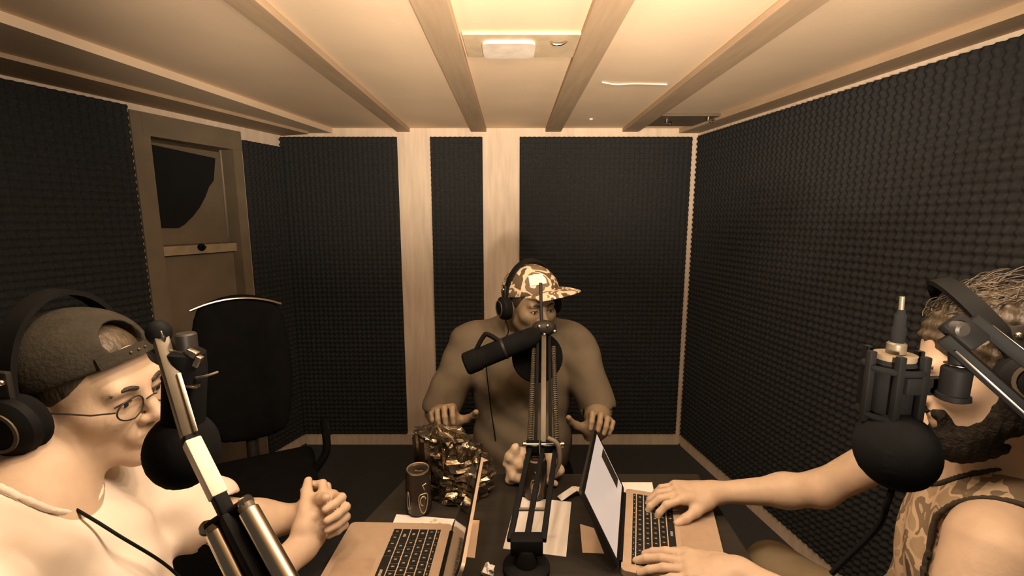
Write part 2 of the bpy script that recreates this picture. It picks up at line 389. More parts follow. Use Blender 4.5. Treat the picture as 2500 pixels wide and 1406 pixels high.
bar = MB().quadslab([LP(e1,zb0,dd+.03), LP(e2,zb0,dd+.03), LP(e2,zb1,dd+.03), LP(e1,zb1,dd+.03)], -ln, .05).build('rail', mat('rail_paint', (0.42, 0.32, 0.20), 0.5), door, False)
sm = (e1+e2)/2; zm = (zb0+zb1)/2
MB().lathe([(.018, 0), (.018, .012), (.008, .014), (.008, .03)], LP(sm, zm+.01, dd+.03), ln, 16).build('latch', M_BLACK, bar)
# upper light: pane with a pale board and a flat black shape laid across it
zt = 1.86
MB().quadslab([LP(e1,zb1+.005,dd-.035), LP(e2,zb1+.005,dd-.035), LP(e2,zt,dd-.035), LP(e1,zt,dd-.035)], -ln, .01).build('upper_panel', M_DOOR, door, False)
def ls(px, py): q = on_left(px, py); return q
cl = [(372, 345), (552, 385), (548, 440), (537, 455), (528, 480), (515, 505), (498, 528), (478, 548), (465, 556), (372, 556)]
poly = [LP(min(max(s, e1), e2), z, dd-.03) for s, z in (ls(*p) for p in cl)]
mb = MB(); nn = len(poly); mb.add(poly + [p + ln*.008 for p in poly], [tuple(range(nn)), tuple(range(2*nn-1, nn-1, -1))] + [(i, (i+1) % nn, nn+(i+1) % nn, nn+i) for i in range(nn)])
mb.build('dark_shape', mat('flat_black', (0.008, 0.008, 0.008), 0.95), door, False)

# ceiling fixture: shallow panel between two battens with a rounded diffuser and a hook
fx = empty('ceiling_panel', (0.01, 1.52, CZ), 'shallow board between two ceiling battens holding a rounded white lamp cover', 'ceiling fixture')
MB().box((0.028, 1.515, CZ-.005), (.176, .095, .005), bev=.002).build('backing_board', mat('fixture_plate', (0.62, 0.48, 0.31), 0.6), fx, False)
def rrect(cx, cy, hx, hy, r, n=6):
    out = []
    for sx, sy, a0 in ((1, 1, 0), (-1, 1, 90), (-1, -1, 180), (1, -1, 270)):
        for i in range(n+1):
            t = math.radians(a0+90*i/n); out.append((cx+sx*(hx-r)+r*math.cos(t), cy+sy*(hy-r)+r*math.sin(t)))
    return out
MB().prism(rrect(-.01, 1.525, .082, .065, .025), CZ-.020, CZ-.010).build('diffuser', mat('opal_cover', (0.85, 0.74, 0.62), 0.4), fx)
MB().tube(curve_pts([(.12, 1.47, CZ-.01), (.125, 1.46, CZ-.022), (.15, 1.46, CZ-.022), (.165, 1.47, CZ-.01)], 12), .004, 8).build('hook', M_CHROME, fx)
vt = empty('ceiling_vent', (0.93, 2.56, CZ), 'dark flat vent cover with two small hooks in the corner of the ceiling', 'vent cover')
MB().box((0.93, 2.58, CZ-.008), (.175, .13, .008), bev=.003).build('cover_plate', mat('vent_plate', (0.16, 0.12, 0.08), 0.6), vt, False)
for hx, hy in ((.83, 2.52), (1.03, 2.47)):
    MB().tube(curve_pts([(hx, hy, CZ-.014), (hx, hy, CZ-.035), (hx+.015, hy-.01, CZ-.045), (hx+.03, hy, CZ-.032)], 12), .005, 8).build('hook', M_CHROME, vt)
tag(MB().lathe([(.011, 0), (.011, .004), (.006, .008)], (.435, 2.59, CZ), (0, 0, -1), 14).build('screw_cover', M_WHITE), 'small round white screw cap alone on the bare ceiling board', 'screw cap')
tag(MB().tube(curve_pts([(.36, 1.905, CZ-.004), (.42, 1.93, CZ-.005), (.5, 1.925, CZ-.004), (.63, 1.935, CZ-.004)], 20), .003, 8).build('ceiling_wire', M_WHITE), 'thin pale wire stapled flat across the ceiling between two battens', 'wire')
# ------------------------------------------------------------------ table
T = 0.76
M_TABLE = mat('dark_table_wood', (0.024, 0.020, 0.0145), 0.6, var=0.25, scale=4, stretch=(1.2, 9, 1), bump=0.03, spec=0.3)
tb = empty('table', (0.05, 0.8, 0), 'dark wooden table in the middle of the room holding laptops and papers', 'table')
tp = [(-.30, 1.225), (.545, 1.225), (.50, .36), (-.56, .40)]
MB().prism(tp, T-.03, T).build('table_top', M_TABLE, tb, False)
for x, y in ((-.26, 1.17), (.50, 1.17), (.46, .42), (-.49, .46)):
    MB().box((x, y, (T-.03)/2), (.025, .025, (T-.03)/2), bev=.004).build('leg', M_TABLE, tb, False)

# ------------------------------------------------------------------ laptops
M_ALU = mat('brushed_aluminium', (0.50, 0.37, 0.26), 0.45, 0.25, var=0.04, scale=40, spec=0.4)
def key_material():
    m = bpy.data.materials.new('black_key'); m.use_nodes = True; nt = m.node_tree; b = nt.nodes['Principled BSDF']
    tc = nt.nodes.new('ShaderNodeTexCoord'); sp = nt.nodes.new('ShaderNodeSeparateXYZ'); nt.links.new(tc.outputs['Generated'], sp.inputs[0])
    def band(sock, w):
        s1 = nt.nodes.new('ShaderNodeMath'); s1.operation = 'SUBTRACT'; s1.inputs[1].default_value = .5; nt.links.new(sock, s1.inputs[0])
        s2 = nt.nodes.new('ShaderNodeMath'); s2.operation = 'ABSOLUTE'; nt.links.new(s1.outputs[0], s2.inputs[0])
        s3 = nt.nodes.new('ShaderNodeMath'); s3.operation = 'LESS_THAN'; s3.inputs[1].default_value = w; nt.links.new(s2.outputs[0], s3.inputs[0]); return s3.outputs[0]
    mu = nt.nodes.new('ShaderNodeMath'); mu.operation = 'MULTIPLY'; nt.links.new(band(sp.outputs[0], .10), mu.inputs[0]); nt.links.new(band(sp.outputs[1], .17), mu.inputs[1])
    no = nt.nodes.new('ShaderNodeTexNoise'); no.inputs['Scale'].default_value = 900; nt.links.new(tc.outputs['Object'], no.inputs['Vector'])
    gt = nt.nodes.new('ShaderNodeMath'); gt.operation = 'GREATER_THAN'; gt.inputs[1].default_value = .48; nt.links.new(no.outputs['Fac'], gt.inputs[0])
    m2 = nt.nodes.new('ShaderNodeMath'); m2.operation = 'MULTIPLY'; nt.links.new(mu.outputs[0], m2.inputs[0]); nt.links.new(gt.outputs[0], m2.inputs[1])
    mx = nt.nodes.new('ShaderNodeMix'); mx.data_type = 'RGBA'; mx.inputs[6].default_value = (.012, .012, .011, 1); mx.inputs[7].default_value = (.5, .42, .33, 1)
    nt.links.new(m2.outputs[0], mx.inputs[0]); nt.links.new(mx.outputs[2], b.inputs['Base Color']); b.inputs['Roughness'].default_value = .6; b.inputs['Specular IOR Level'].default_value = .2
    return m
M_KEY = key_material()
def laptop(hc, u, W, D, lid, lean, disp, label, lid_back):
    """hc: hinge centre on the table, u: horizontal direction towards the user"""
    u = unit(V3(u[0], u[1], 0)); L = Fr(V3(hc[0], hc[1], T), -u)           # X user's right, Y away from the user
    lp = empty('laptop', L.o, label, 'laptop')
    def slab(poly, z0, z1, R=L):
        n = len(poly); return MB().add([R.p(x, y, z0) for x, y in poly] + [R.p(x, y, z1) for x, y in poly],
            [tuple(range(n-1, -1, -1)), tuple(range(n, 2*n))] + [(i, (i+1) % n, n+(i+1) % n, n+i) for i in range(n)])
    slab(rrect(0, -D/2, W/2, D/2, .012), .002, .016).build('base', M_ALU, lp)
    kw = W*.86; kd = D*.46; ky = -D*.09
    kb = slab(rrect(0, ky-kd/2, kw/2, kd/2, .003), .0158, .0166).build('keyboard', mat('keyboard_well', (0.55, 0.42, 0.30), .5), lp)
    rows = [[1]*14, [1]*13+[1.5], [1.5]+[1]*13, [1.8]+[1]*11+[1.7], [2.3]+[1]*10+[2.2], [1, 1, 1, 1.3, 5, 1.3, 1, 1, 1, 1]]
    hs = [.55, 1, 1, 1, 1, 1.05]; tot = sum(hs); y = ky; cache = {}
    for r, hh in zip(rows, hs):
        ch = kd*hh/tot; x = -kw/2; sw = sum(r)
        for w in r:
            cw = kw*w/sw; kk = (round(cw, 4), round(ch, 4))
            if kk not in cache:
                mb = MB(); mb.box((0, 0, .0012), (cw/2-.0013, ch/2-.0013, .0012), bev=.0007); cache[kk] = mb.mesh('key', M_KEY, False)
            k = bpy.data.objects.new('key', cache[kk]); COL.objects.link(k)
            M = L.m4(); M.translation = Vector(L.p(x+cw/2, y-ch/2, .0166)); k.parent = kb; k.matrix_basis = M
            x += cw
        y -= ch
    slab(rrect(0, -D*.77, W*.16, D*.17, .003), .016, .0166).build('trackpad', mat('trackpad_metal', (0.50, 0.36, 0.25), .35, .3), lp)
    MB().tube([L.p(-W*.42, .002, .014), L.p(W*.42, .002, .014)], .0055, 10).build('hinge', M_BLACK, lp)
    G = Fr(L.p(0, .004, .016), L.d(0, math.sin(lean), math.cos(lean)), L.d(0, -math.cos(lean), math.sin(lean)))   # Y up the lid, Z towards the user
    G.R[:, 0] = L.R[:, 0]; G.R[:, 2] = np.cross(G.R[:, 0], G.R[:, 1])
    ld_ = slab(rrect(0, lid/2, W/2, lid/2, .010), -.006, 0.0, G).build('lid', lid_back, lp)
    slab(rrect(0, lid/2, W/2-.002, lid/2-.002, .009), 0.0, .0012, G).build('bezel', M_BLACK, ld_)
    slab([(-W/2+.014, .016), (W/2-.014, .016), (W/2-.014, lid-.012), (-W/2+.014, lid-.012)], .0012, .0018, G).build('screen', disp, ld_, False)
    return lp, L, G, ld_
M_SCREEN_ON = mat('lit_screen', (0.05, 0.05, 0.05), .3, emit=(0.62, 0.47, 0.375))
M_SCREEN_OFF = mat('glossy_dark_screen', (0.018, 0.015, 0.012), .08, spec=.6)
lapL = laptop((-.148, .815), (-1, .03), .34, .245, .190, math.radians(21), M_SCREEN_OFF, 'silver laptop seen side-on with dark glossy screen beside the clasped hands', M_ALU)
lapR, LR, GR, lidR = laptop((.268, .985), (.962, -.272), .30, .215, .182, math.radians(27), M_SCREEN_ON, 'silver laptop with a glowing white screen under two typing hands', M_DARKMET)
q = [(.084, .040), (.130, .040), (.130, .132), (.084, .132)]
MB().add([GR.p(x, y, z) for z in (.0018, .0022) for x, y in q], [(3,2,1,0),(4,5,6,7),(0,1,5,4),(1,2,6,5),(2,3,7,6),(3,0,4,7)]).build('dark_window', mat('screen_window', (0.04, 0.034, 0.026), .4), lidR, False)

# ------------------------------------------------------------------ papers on the table
def sheet(name, px, z, m, label, cat='paper', th=.0012):
    P = [atz(x, y, T+z) for x, y in px]; o = MB().quadslab(P, (0, 0, 1), th).build(name, m, None, False); return tag(o, label, cat)
sheet('paper_sheet', [(1262, 1213), (1395, 1226), (1382, 1360), (1228, 1340)], .0005, M_WHITE, 'large white paper sheet lying under the central microphone stand')
card = sheet('printed_card', [(968, 1256), (1110, 1268), (1092, 1312), (950, 1300)], .0005, M_WHITE, 'white card with small printed marks beyond the corner of the silver laptop', 'card')
for i, (x, y, w) in enumerate(((1030, 1279, 7), (1053, 1274, 5), (1062, 1270, 8), (1057, 1283, 6), (1073, 1279, 8), (1084, 1288, 4))):
    c = atz(x, y, T+.0018); MB().lathe([(w*.00075, 0), (w*.0006, .0003)], c, (0, 0, 1), 5).build('printed_mark', M_CARD, card, False)
sheet('paper_strip', [(1112, 1268), (1171, 1271), (1159, 1363), (1096, 1356)], .0002, M_CARD, 'buff paper strip showing behind the edge-on laptop screen')
sheet('paper_sheet', [(1505, 1178), (1592, 1178), (1606, 1250), (1545, 1252)], .0005, M_WHITE, 'white paper under the far typing hand behind the lit laptop')
sheet('paper_slip', [(1416, 1280), (1450, 1290), (1475, 1352), (1422, 1350)], .0005, M_CARD, 'small buff paper slip half under the lit laptop screen')
# folded white strip behind the lit screen
rb = []
for p_, z_ in (((1366, 1218), .004), ((1385, 1205), .012), ((1403, 1193), .020), ((1420, 1196), .014), ((1428, 1212), .004)):
    rb.append(atz(*p_, T+z_))
mb = MB()
for i in range(len(rb)-1):
    d = unit(np.cross(rb[i+1]-rb[i], (0, 0, 1)))*.011; mb.quadslab([rb[i]-d, rb[i+1]-d, rb[i+1]+d, rb[i]+d], (0, 0, 1), .0015)
tag(mb.build('folded_strip', M_WHITE, None, False), 'bent white paper strip standing between paper sheet and lit screen', 'paper')
# crumpled tissue at the near edge
c = atz(1192, 1396, T+.008); random.seed(5)
mb = MB(); mb.ball(c, (.012, .012, .014), seg=12, ring=8)
mb.v = [tuple(np.array(v) + (np.array(v)-c)*mnoise.noise(Vector(v)*140)*.9) for v in mb.v]
tag(mb.build('crumpled_tissue', M_WHITE, None, False), 'tiny crumpled white tissue on the bare table near its edge', 'tissue')

# ------------------------------------------------------------------ drink cans
def can(x, y, label, rot=0.0, h=.118, r=.032):
    cn = empty('drink_can', (x, y, T), label, 'can'); o = V3(x, y, T)
    MB().lathe([(.022, 0), (.027, .002), (r, .010), (r, h-.016), (.0275, h-.006), (.0270, h-.003)], o, seg=36).build('can_body', mat('can_paint', (0.045, 0.036, 0.026), .3, .5, var=.2), cn)
    MB().lathe([(.0270, h-.006), (.0285, h-.001), (.0280, h+.001), (.0255, h), (.0245, h-.005), (.001, h-.005)], o, seg=36).build('lid', mat('can_lid', (.62, .48, .34), .3, .8), cn)
    MB().box(o+V3(.004, -.002, h-.003), (.011, .007, .0012), bev=.0008).build('pull_tab', M_CHROME, cn)
    def wrap(pts, w, nm, m):
        mb = MB(); P = []
        for a, z in pts: P.append(o+V3((r+.0004)*math.sin(a+rot), -(r+.0004)*math.cos(a+rot), z))
        mb.tube(P, w, 6); mb.build(nm, m, cn)
    M_EMB = mat('can_print', (.50, .38, .25), .4, .4)
    wrap([(.5+.42*math.cos(t)*(1 if math.cos(t) > 0 else .8), .045+.026*math.sin(t)+.006*math.cos(2*t)) for t in np.linspace(0, 2*math.pi, 30)], .0012, 'oval_emblem', M_EMB)
    wrap([(.5+.22*math.cos(t), .046+.012*math.sin(t)) for t in np.linspace(.3, 4.6, 18)], .0016, 'emblem_scroll', M_EMB)
    wrap([(-.75+.12*math.cos(t), .045+.024*math.sin(t)) for t in np.linspace(0, 2*math.pi, 18)], .0012, 'side_panel', M_EMB)
    wrap([(.62, .075), (.5, .088), (.78, .090)], .0015, 'emblem_tail', M_EMB)
    return cn
can(-.238, 1.056, 'dark drink can with shiny rim beside the crumpled foil bag', rot=.05)
can(.062, 1.120, 'dark printed can standing behind the central microphone stand', rot=-.55, h=.115)

# ------------------------------------------------------------------ crumpled foil bag
fb = empty('foil_bag', (-.142, 1.130, T), 'tall crumpled shiny foil bag standing on the far end of the table', 'foil bag')
def crumple(v, amp, sc, seed):
    p = Vector(v)*sc + Vector((seed, seed*2, 0))
    n = 0; a = 1.0
    for o in range(3):
        n += a*(1-2*abs(mnoise.noise(p))); p = p*2.1; a *= .5
    return n*amp
NU, NV = 34, 26; vs = []; rng = random.Random(4); ctr = V3(-.142, 1.130, T)
for j in range(NV+1):
    t = j/NV; z = .185*t
    rad = .062*(1-.20*t)+.016*math.sin(t*math.pi) if t < .93 else .062*.8*(1-t)/.07+.003
    for i in range(NU):
        th = 2*math.pi*i/NU
        rx = rad*(1.0+.10*math.cos(2*th)); ry = rad*(.78-.25*t)
        p = V3(rx*math.cos(th) - .05*t*t + .01*math.sin(5*t), ry*math.sin(th)+.01*t, z)
        n_ = unit(V3(math.cos(th), math.sin(th), .2)); d = crumple(p, .010, 20, 3.3) + rng.uniform(-.0065, .0065)
        p = p + n_*d + V3(0, 0, .006*mnoise.noise(Vector(p)*40)); p[2] = max(p[2], 0.001)
        if t > .9: p[2] += .018*mnoise.noise(Vector((3*math.cos(th), 3*math.sin(th), 1)))
        vs.append(ctr+p)
fs = [(j*NU+i, j*NU+(i+1) % NU, (j+1)*NU+(i+1) % NU, (j+1)*NU+i) for j in range(NV) for i in range(NU)]
mb = MB().add(vs, fs + [tuple(range(NU-1, -1, -1)), tuple(range(NV*NU, NV*NU+NU))])
M_FOIL = mat('crumpled_foil', (.22, .175, .12), .24, .9, var=.5, scale=26, bump=.5, bscale=40)
mb.build('bag_body', M_FOIL, fb, True, 22)
mb = MB(); pts = []
NS = 26; rows_ = []
for k in range(4):
    rows_.append([ctr + V3(-.115+.0065*i, -.045+.012*math.sin(i*.9)+.02*k*.3, .185-.033*k+.010*math.sin(i*1.3+k)-.0016*i) for i in range(NS)])
vs = [p for r in rows_ for p in r]; fs = [(k*NS+i, k*NS+i+1, (k+1)*NS+i+1, (k+1)*NS+i) for k in range(3) for i in range(NS-1)]
n = len(vs); vs += [p+V3(0, .0015, 0) for p in vs]; fs += [tuple(j+n for j in f)[::-1] for f in fs]
MB().add(vs, fs).build('torn_flap', M_FOIL, fb, True, 20)

# pale crumpled cloth at the far table edge
S = Body((-.06, 1.10, T), (.18, 1.28, T+.16), .004)
c0 = V3(.055, 1.196, T)
S.ell(c0+V3(.01, 0, .030), (.085, .036, .030), k=.02); S.ell(c0+V3(-.03, 0, .065), (.045, .028, .035), k=.03); S.ell(c0+V3(.04, .01, .05), (.045, .03, .03), k=.02)
S.cap(c0+V3(-.06, -.02, .01), c0+V3(-.045, -.01, .105), .012, .01, k=.02); S.cap(c0+V3(-.03, -.03, .06), c0+V3(.06, -.03, .04), .012, .010, k=.015); S.cap(c0+V3(-.05, -.035, .025), c0+V3(.06, -.035, .012), .011, .010, k=.012)
S.disp(lambda x, y, z: .003*np.sin(90*x+60*z)*np.sin(110*z+40*y)+.002*np.sin(170*x-120*z))
S.half((0, 0, T+.001), (0, 0, -1), .002)
tag(S.build('cloth_bundle', mat('pale_cloth', (.62, .47, .33), .85, var=.06, bump=.2, bscale=70)), 'pale crumpled cloth bundle at the far table edge behind the microphone stand', 'cloth')

# ------------------------------------------------------------------ empty black chair by the door
ch = empty('office_chair', (-1.02, 1.62, 0), 'empty black office chair with a built-in highlight along its top near the door', 'chair')
cf = Fr((-1.02, 1.62, 0), (.45, -.89, 0))
S = Body((-1.45, 1.25, .4), (-.65, 2.0, 1.3), .010)
for i in range(9):
    a = (i-4)/4; S.ell(cf.p(.12*a, -.20+.03*a*a, .885), (.055, .035, .31-.03*a*a), cf.R, k=.03)
S.build('backrest', M_RUBBER, ch)
MB().tube(curve_pts([cf.p(.155*a, -.172+.035*a*a, 1.186-.030*a*a) for a in np.linspace(-1, 1, 9)], 40), .0055, 8).build('rim_highlight', M_CHROME, ch)  # bright tube stands in for the highlight on the backrest's top edge
S = Body((-1.4, 1.25, .36), (-.65, 2.0, .56), .010); S.box(cf.p(0, .02, .46), (.24, .23, .045), cf.R, .04, k=.01); S.build('seat', M_RUBBER, ch)
MB().tube([cf.p(0, 0, .06), cf.p(0, 0, .42)], .028, 14).build('column', M_DARKMET, ch)
MB().tube([cf.p(0, -.20, .44), cf.p(0, -.24, .66)], .022, 10).build('back_bracket', M_DARKMET, ch)
for k in range(5):
    t = 2*math.pi*k/5; lg = MB().tube([cf.p(0, 0, .09), cf.p(.27*math.cos(t), .27*math.sin(t), .065)], [.025, .016], 10).build('leg', M_DARKMET, ch)
    MB().lathe([(.012, -.012), (.027, -.010), (.027, .010), (.012, .012)], cf.p(.27*math.cos(t), .27*math.sin(t), .028), cf.d(-math.sin(t), math.cos(t), 0), 16).build('caster', M_BLACK, lg)
for sx in (-1, 1):
    MB().tube(curve_pts([cf.p(sx*.22, .0, .46), cf.p(sx*.28, .0, .55), cf.p(sx*.28, -.04, .66), cf.p(sx*.28, .12, .68)], 16), .016, 10).build('armrest', M_BLACK, ch)

# ------------------------------------------------------------------ microphone arms
def bar(a, b, w, m, nm, parent, up=(0, 0, 1)):
    a = np.asarray(a, float); b = np.asarray(b, float); L = Fr((a+b)/2, b-a, up); return MB().box((a+b)/2, (w, np.linalg.norm(b-a)/2, w), L.R, bev=w*.25).build(nm, m, parent)
def pin(a, b, r, m, nm, parent): return MB().tube([a, b], r, 10).build(nm, m, parent)

# central arm -----------------------------------------------------
cb = atz(1285, 1392, T); el = aty(1326, 1090, 1.13); tip = aty(1328, 808, 1.40)
ma = empty('boom_stand', cb, 'black spring-loaded microphone arm rising from the middle of the table', 'microphone arm')
X = V3(1, 0, 0)
MB().lathe([(.050, 0), (.050, .012), (.046, .016), (.026, .020), (.022, .05), (.020, .055)], cb, seg=28).build('base', M_BLACK, ma)
MB().box(cb+V3(0, 0, .062), (.034, .016, .018), bev=.004).build('clamp_block', M_BLACK, ma)
lo = cb+V3(0, 0, .07)
for k, off in enumerate((-.034, 0.0, .034)):
    bar(lo+X*off*1.05, el+X*off, .0062, M_BLACK, 'lower_bar', ma)
mid = lo*.72+el*.28
pin(mid-X*.036, mid+X*.036, .004, M_STEEL, 'cross_pin', ma)
MB().box(el, (.046, .014, .013), bev=.004).build('elbow_joint', M_BLACK, ma)
pin(el+V3(-.052, -.012, .012), el+V3(.052, -.012, .012), .0045, M_CHROME, 'elbow_pin', ma)
for sx in (-1, 1): MB().lathe([(.008, 0), (.008, .008), (.004, .010)], el+V3(sx*.046, -.012, .012), (sx, 0, 0), 12).build('bolt', M_CHROME, ma)
pin(el+V3(-.010, -.022, .03), el+V3(-.010, -.050, -.075), .0036, M_CHROME, 'tension_rod', ma)
ud = unit(tip-el)
bar(el+V3(0, 0, .01), tip, .0075, M_STEEL, 'upper_bar', ma)
for sx in (-1, 1):
    a_, b_ = el+V3(sx*.036, 0, .012), tip+V3(sx*.030, 0, -.035)
    bar(el+V3(sx*.020, .006, 0), tip+V3(sx*.018, .006, 0), .0045, M_BLACK, 'side_bar', ma)
    MB().helix(a_*.98+b_*.02, a_*.06+b_*.94, .0058, 46, .0022, 5, 8).build('spring', M_STEEL, ma)
MB().ball(tip+V3(0, 0, .010), (.040, .026, .026)).build('head_joint', M_DARKMET, ma)
for dx, dz in ((-.035, .002), (-.016, .020), (.010, .022), (.032, .004), (.0, -.006)):
    MB().ball(tip+V3(dx, -.022, dz), .0065, seg=10, ring=8).build('bolt', M_CHROME, ma)
MB().tube(curve_pts([el+V3(.010, -.02, .035), el+V3(.036, -.028, .020), el+V3(.040, -.03, -.03), el+V3(.024, -.025, -.065)], 20), .0065, 10).build('cable_loop', mat('grey_cable', (.16, .125, .09), .6), ma)
rt = aty(1320, 690, 1.43)
MB().tube([tip+V3(-.008, .0, .02), tip*.5+rt*.5+V3(-.004, 0, 0), rt], .0055, 10).build('upright_rod', M_DARKMET, ma)
# microphone on it
mi = empty('microphone', tip, 'long black microphone hanging in front of the seated man in the cap', 'microphone')
m1 = aty(1135, 890, 1.36); m0 = aty(1275, 832, 1.38); ax_ = unit(m1-m0); Lm = np.linalg.norm(m1-m0)
MB().lathe([(.018, -.06), (.030, -.04), (.033, 0), (.033, Lm-.05), (.036, Lm-.048), (.036, Lm-.006), (.030, Lm)], m0, ax_, 28).build('mic_body', M_RUBBER, mi)
MB().lathe([(.0345, Lm*.30), (.0345, Lm*.34)], m0, ax_, 28).build('ring', M_DARKMET, mi)
MB().tube(curve_pts([m0+V3(.0, -.01, .03), aty(1245, 845, 1.37), aty(1195, 818, 1.37), aty(1180, 822, 1.37), aty(1155, 868, 1.36)], 24), .0075, 10).build('yoke', M_BLACK, mi)
pc = aty(1312, 872, 1.43)
pf = MB().lathe([(.001, -.006), (.080, -.006), (.084, -.002), (.084, .004), (.080, .008), (.001, .008)], pc, unit(V3(.1, -1, .12)), 36).build('pop_filter', M_RUBBER, mi)
pin(pc, tip, .006, M_BLACK, 'filter_stem', mi)

# near arm in front of the man in the white shirt --------------------
dA = .53
def AD(px, py, d):
    r = _ray(px, py); return V3(0, 0, CAM_H) + d*r      # point at camera depth d
A0, A1, A2, A3 = AD(388, 812, .56), AD(462, 1065, .53), AD(556, 1256, .50), AD(655, 1440, .47)
A4 = AD(700, 1530, .455)
na = empty('boom_stand', (A4[0], A4[1], T), 'steel microphone arm with thick springs crossing in front of the white shirt', 'microphone arm')
side = unit(np.cross(A2-A0, V3(0, 1, 0)))
bar(A0, A1, .0078, M_STEEL, 'upper_bar', na); 
bar(A1+side*.010, A0+side*.010+(A1-A0)*.45, .0022, M_CHROME, 'edge_rail', na)
MB().box(A1*.58+A2*.42, (.0085, np.linalg.norm(A2-A1)*.36, .0080), Fr(A1, A2-A1).R, bev=.002).build('pale_sleeve', mat('pale_label', (.80, .68, .54), .5), na)
bar(A1, A2, .0070, M_BLACK, 'upper_bar', na)
bar(A2, A4, .0085, M_BLACK, 'lower_bar', na)
pin(A2-side*.030, A2+side*.026, .0058, M_BLACK, 'elbow_pin', na)
for sx in (-.030, .026): MB().lathe([(.0075, -.004), (.0085, 0), (.0075, .004)], A2+side*sx, side, 14).build('bolt', M_CHROME, na)
for sx in (-.022, .024):
    a_ = A2+side*sx+unit(A4-A2)*.006; b_ = A4+side*sx*1.05
    MB().tube([a_, a_*.97+b_*.03, b_], [.006, .0105, .0105], 16).build('spring_tube', M_CHROME, na)
    MB().lathe([(.003, -.006), (.0085, -.004), (.0085, .002), (.003, .004)], a_, unit(b_-a_), 12).build('spring_cap', M_STEEL, na)
tA = V3(A4[0], A4[1], T)
MB().box(tA+V3(0, 0, .02), (.03, .03, .02), bev=.006).build('table_clamp', M_BLACK, na)
pin(tA+V3(0, 0, .03), A4, .010, M_BLACK, 'post', na)
MB().ball(A0, (.014, .014, .016)).build('head_joint', M_BLACK, na)
for px, py, w, h_, rr in ((432, 858, 20, 5, .1), (470, 862, 14, 9, .5), (484, 882, 7, 16, .5), (424, 888, 8, 9, 0), (440, 915, 12, 12, 0), (470, 942, 16, 4, .1), (398, 822, 7, 18, -.2)):
    c_ = AD(px, py, .555); MB().box(c_, (w*.00045, .004, h_*.00045), Fr(c_, (0, 1, 0), (math.sin(rr), 0, math.cos(rr))).R, bev=.0008).build('fitting', M_CHROME, na)
MB().lathe([(.012, 0), (.012, .022), (.010, .024)], AD(458, 858, .565), (0, 0, 1), 16).build('adjust_knob', M_DARKMET, na)
MB().tube(curve_pts([AD(478, 922, .56), AD(505, 917, .56), AD(532, 908, .57)], 8), .0016, 8).build('wire_spring', M_STEEL, na)
ml = empty('microphone', AD(440, 960, .57), 'black microphone with foam windscreen held close to the bespectacled man', 'microphone')
w_ = AD(446, 1098, .585); b_ = AD(452, 900, .57)
MB().lathe([(.010, -.03), (.022, -.022), (.024, .0), (.024, .10), (.020, .12)], b_, unit(w_-b_), 24).build('mic_body', M_RUBBER, ml)
S = Body(w_-.07, w_+.07, .003); S.ell(w_, (.042, .042, .050), k=.01); S.disp(lambda x, y, z: .0008*np.sin(900*x)*np.sin(900*y)*np.sin(900*z)); S.build('windscreen', M_RUBBER, ml)
pin(A0, b_, .006, M_BLACK, 'swivel', ml)

# right-hand arm and microphone ----------------------------------
dR = .50
R0, R1 = AD(2338, 800, .50), AD(2560, 985, .46)
ra = empty('boom_stand', (R1[0]+.12, R1[1]-.05, 0), 'black microphone arm reaching in before the bearded face', 'microphone arm')
sv = unit(np.cross(R1-R0, V3(0, 1, 0)))
for off in (-.020, .020): bar(R0+sv*off*.9, R1+sv*off, .0068, M_BLACK, 'arm_bar', ra)
for off in (-.026, .024): bar(R0+sv*off*.9+(R1-R0)*.12-V3(0, .007, 0), R1+sv*off-V3(0, .007, 0), .0013, M_CHROME, 'edge_rail', ra)
MB().box(R0*.93+R1*.07, (.013, .018, .008), Fr(R0, R1-R0, (0, -1, 0)).R, bev=.004).build('head_plate', M_BLACK, ra)
MB().lathe([(.006, -.008), (.0085, -.006), (.0085, .006), (.006, .008)], AD(2338, 802, .495), (0, 1, 0), 16).build('pivot_bolt', M_DARKMET, ra)
MB().tube(curve_pts([AD(2385, 812, .495), AD(2400, 800, .495), AD(2415, 822, .493), AD(2398, 838, .493), AD(2372, 825, .495)], 20), .0028, 8).build('wire_loop', M_STEEL, ra)
pr0, pr1 = AD(2337, 815, .505), AD(2337, 898, .505)
pin(pr0, pr1, .0080, M_BLACK, 'drop_rod', ra)
MB().lathe([(.009, .003), (.0130, .0), (.0138, -.002), (.0134, -.030), (.0155, -.031), (.0160, -.036), (.0125, -.038)], pr1, (0, 0, 1), 28).build('swivel_drum', M_BLACK, ra)
MB().lathe([(.0090, .004), (.0122, .004), (.0122, .0045)], pr1, (0, 0, 1), 24).build('drum_rim', M_CHROME, ra)
MB().tube([R1, V3(R1[0]+.12, R1[1]-.03, R1[2]-.06), V3(R1[0]+.15, R1[1]-.05, .02)], .012, 12).build('post', M_BLACK, ra)
MB().lathe([(.10, 0), (.10, .012), (.02, .02)], V3(R1[0]+.15, R1[1]-.05, 0), seg=24).build('floor_base', M_BLACK, ra)
mr = empty('microphone', AD(2185, 950, .55), 'black condenser microphone with round windscreen in front of the bearded man', 'microphone')
tp_ = AD(2186, 866, .55); wv = AD(2186, 1098, .55)
MB().lathe([(.001, -.012), (.017, -.012), (.021, -.004), (.021, 0), (.0215, .0015), (.020, .0018), (.001, .0018)], tp_, (0, 0, 1), 30).build('top_plate', mat('mic_top', (.30, .23, .15), .35, .5), mr)
MB().lathe([(.009, .0), (.010, .002), (.010, .014), (.008, .016)], tp_, (0, 0, 1), 20).build('connector', M_STEEL, mr)
MB().lathe([(.007, .014), (.0075, .034), (.006, .036), (.006, .050), (.0045, .052), (.004, .056)], tp_, (0, 0, 1), 16).build('cable_plug', M_RUBBER, mr)
MB().tube([tp_+V3(0, 0, .05), tp_+V3(-.001, 0, .072)], .0028, 10).build('cable_tip', M_STEEL, mr)
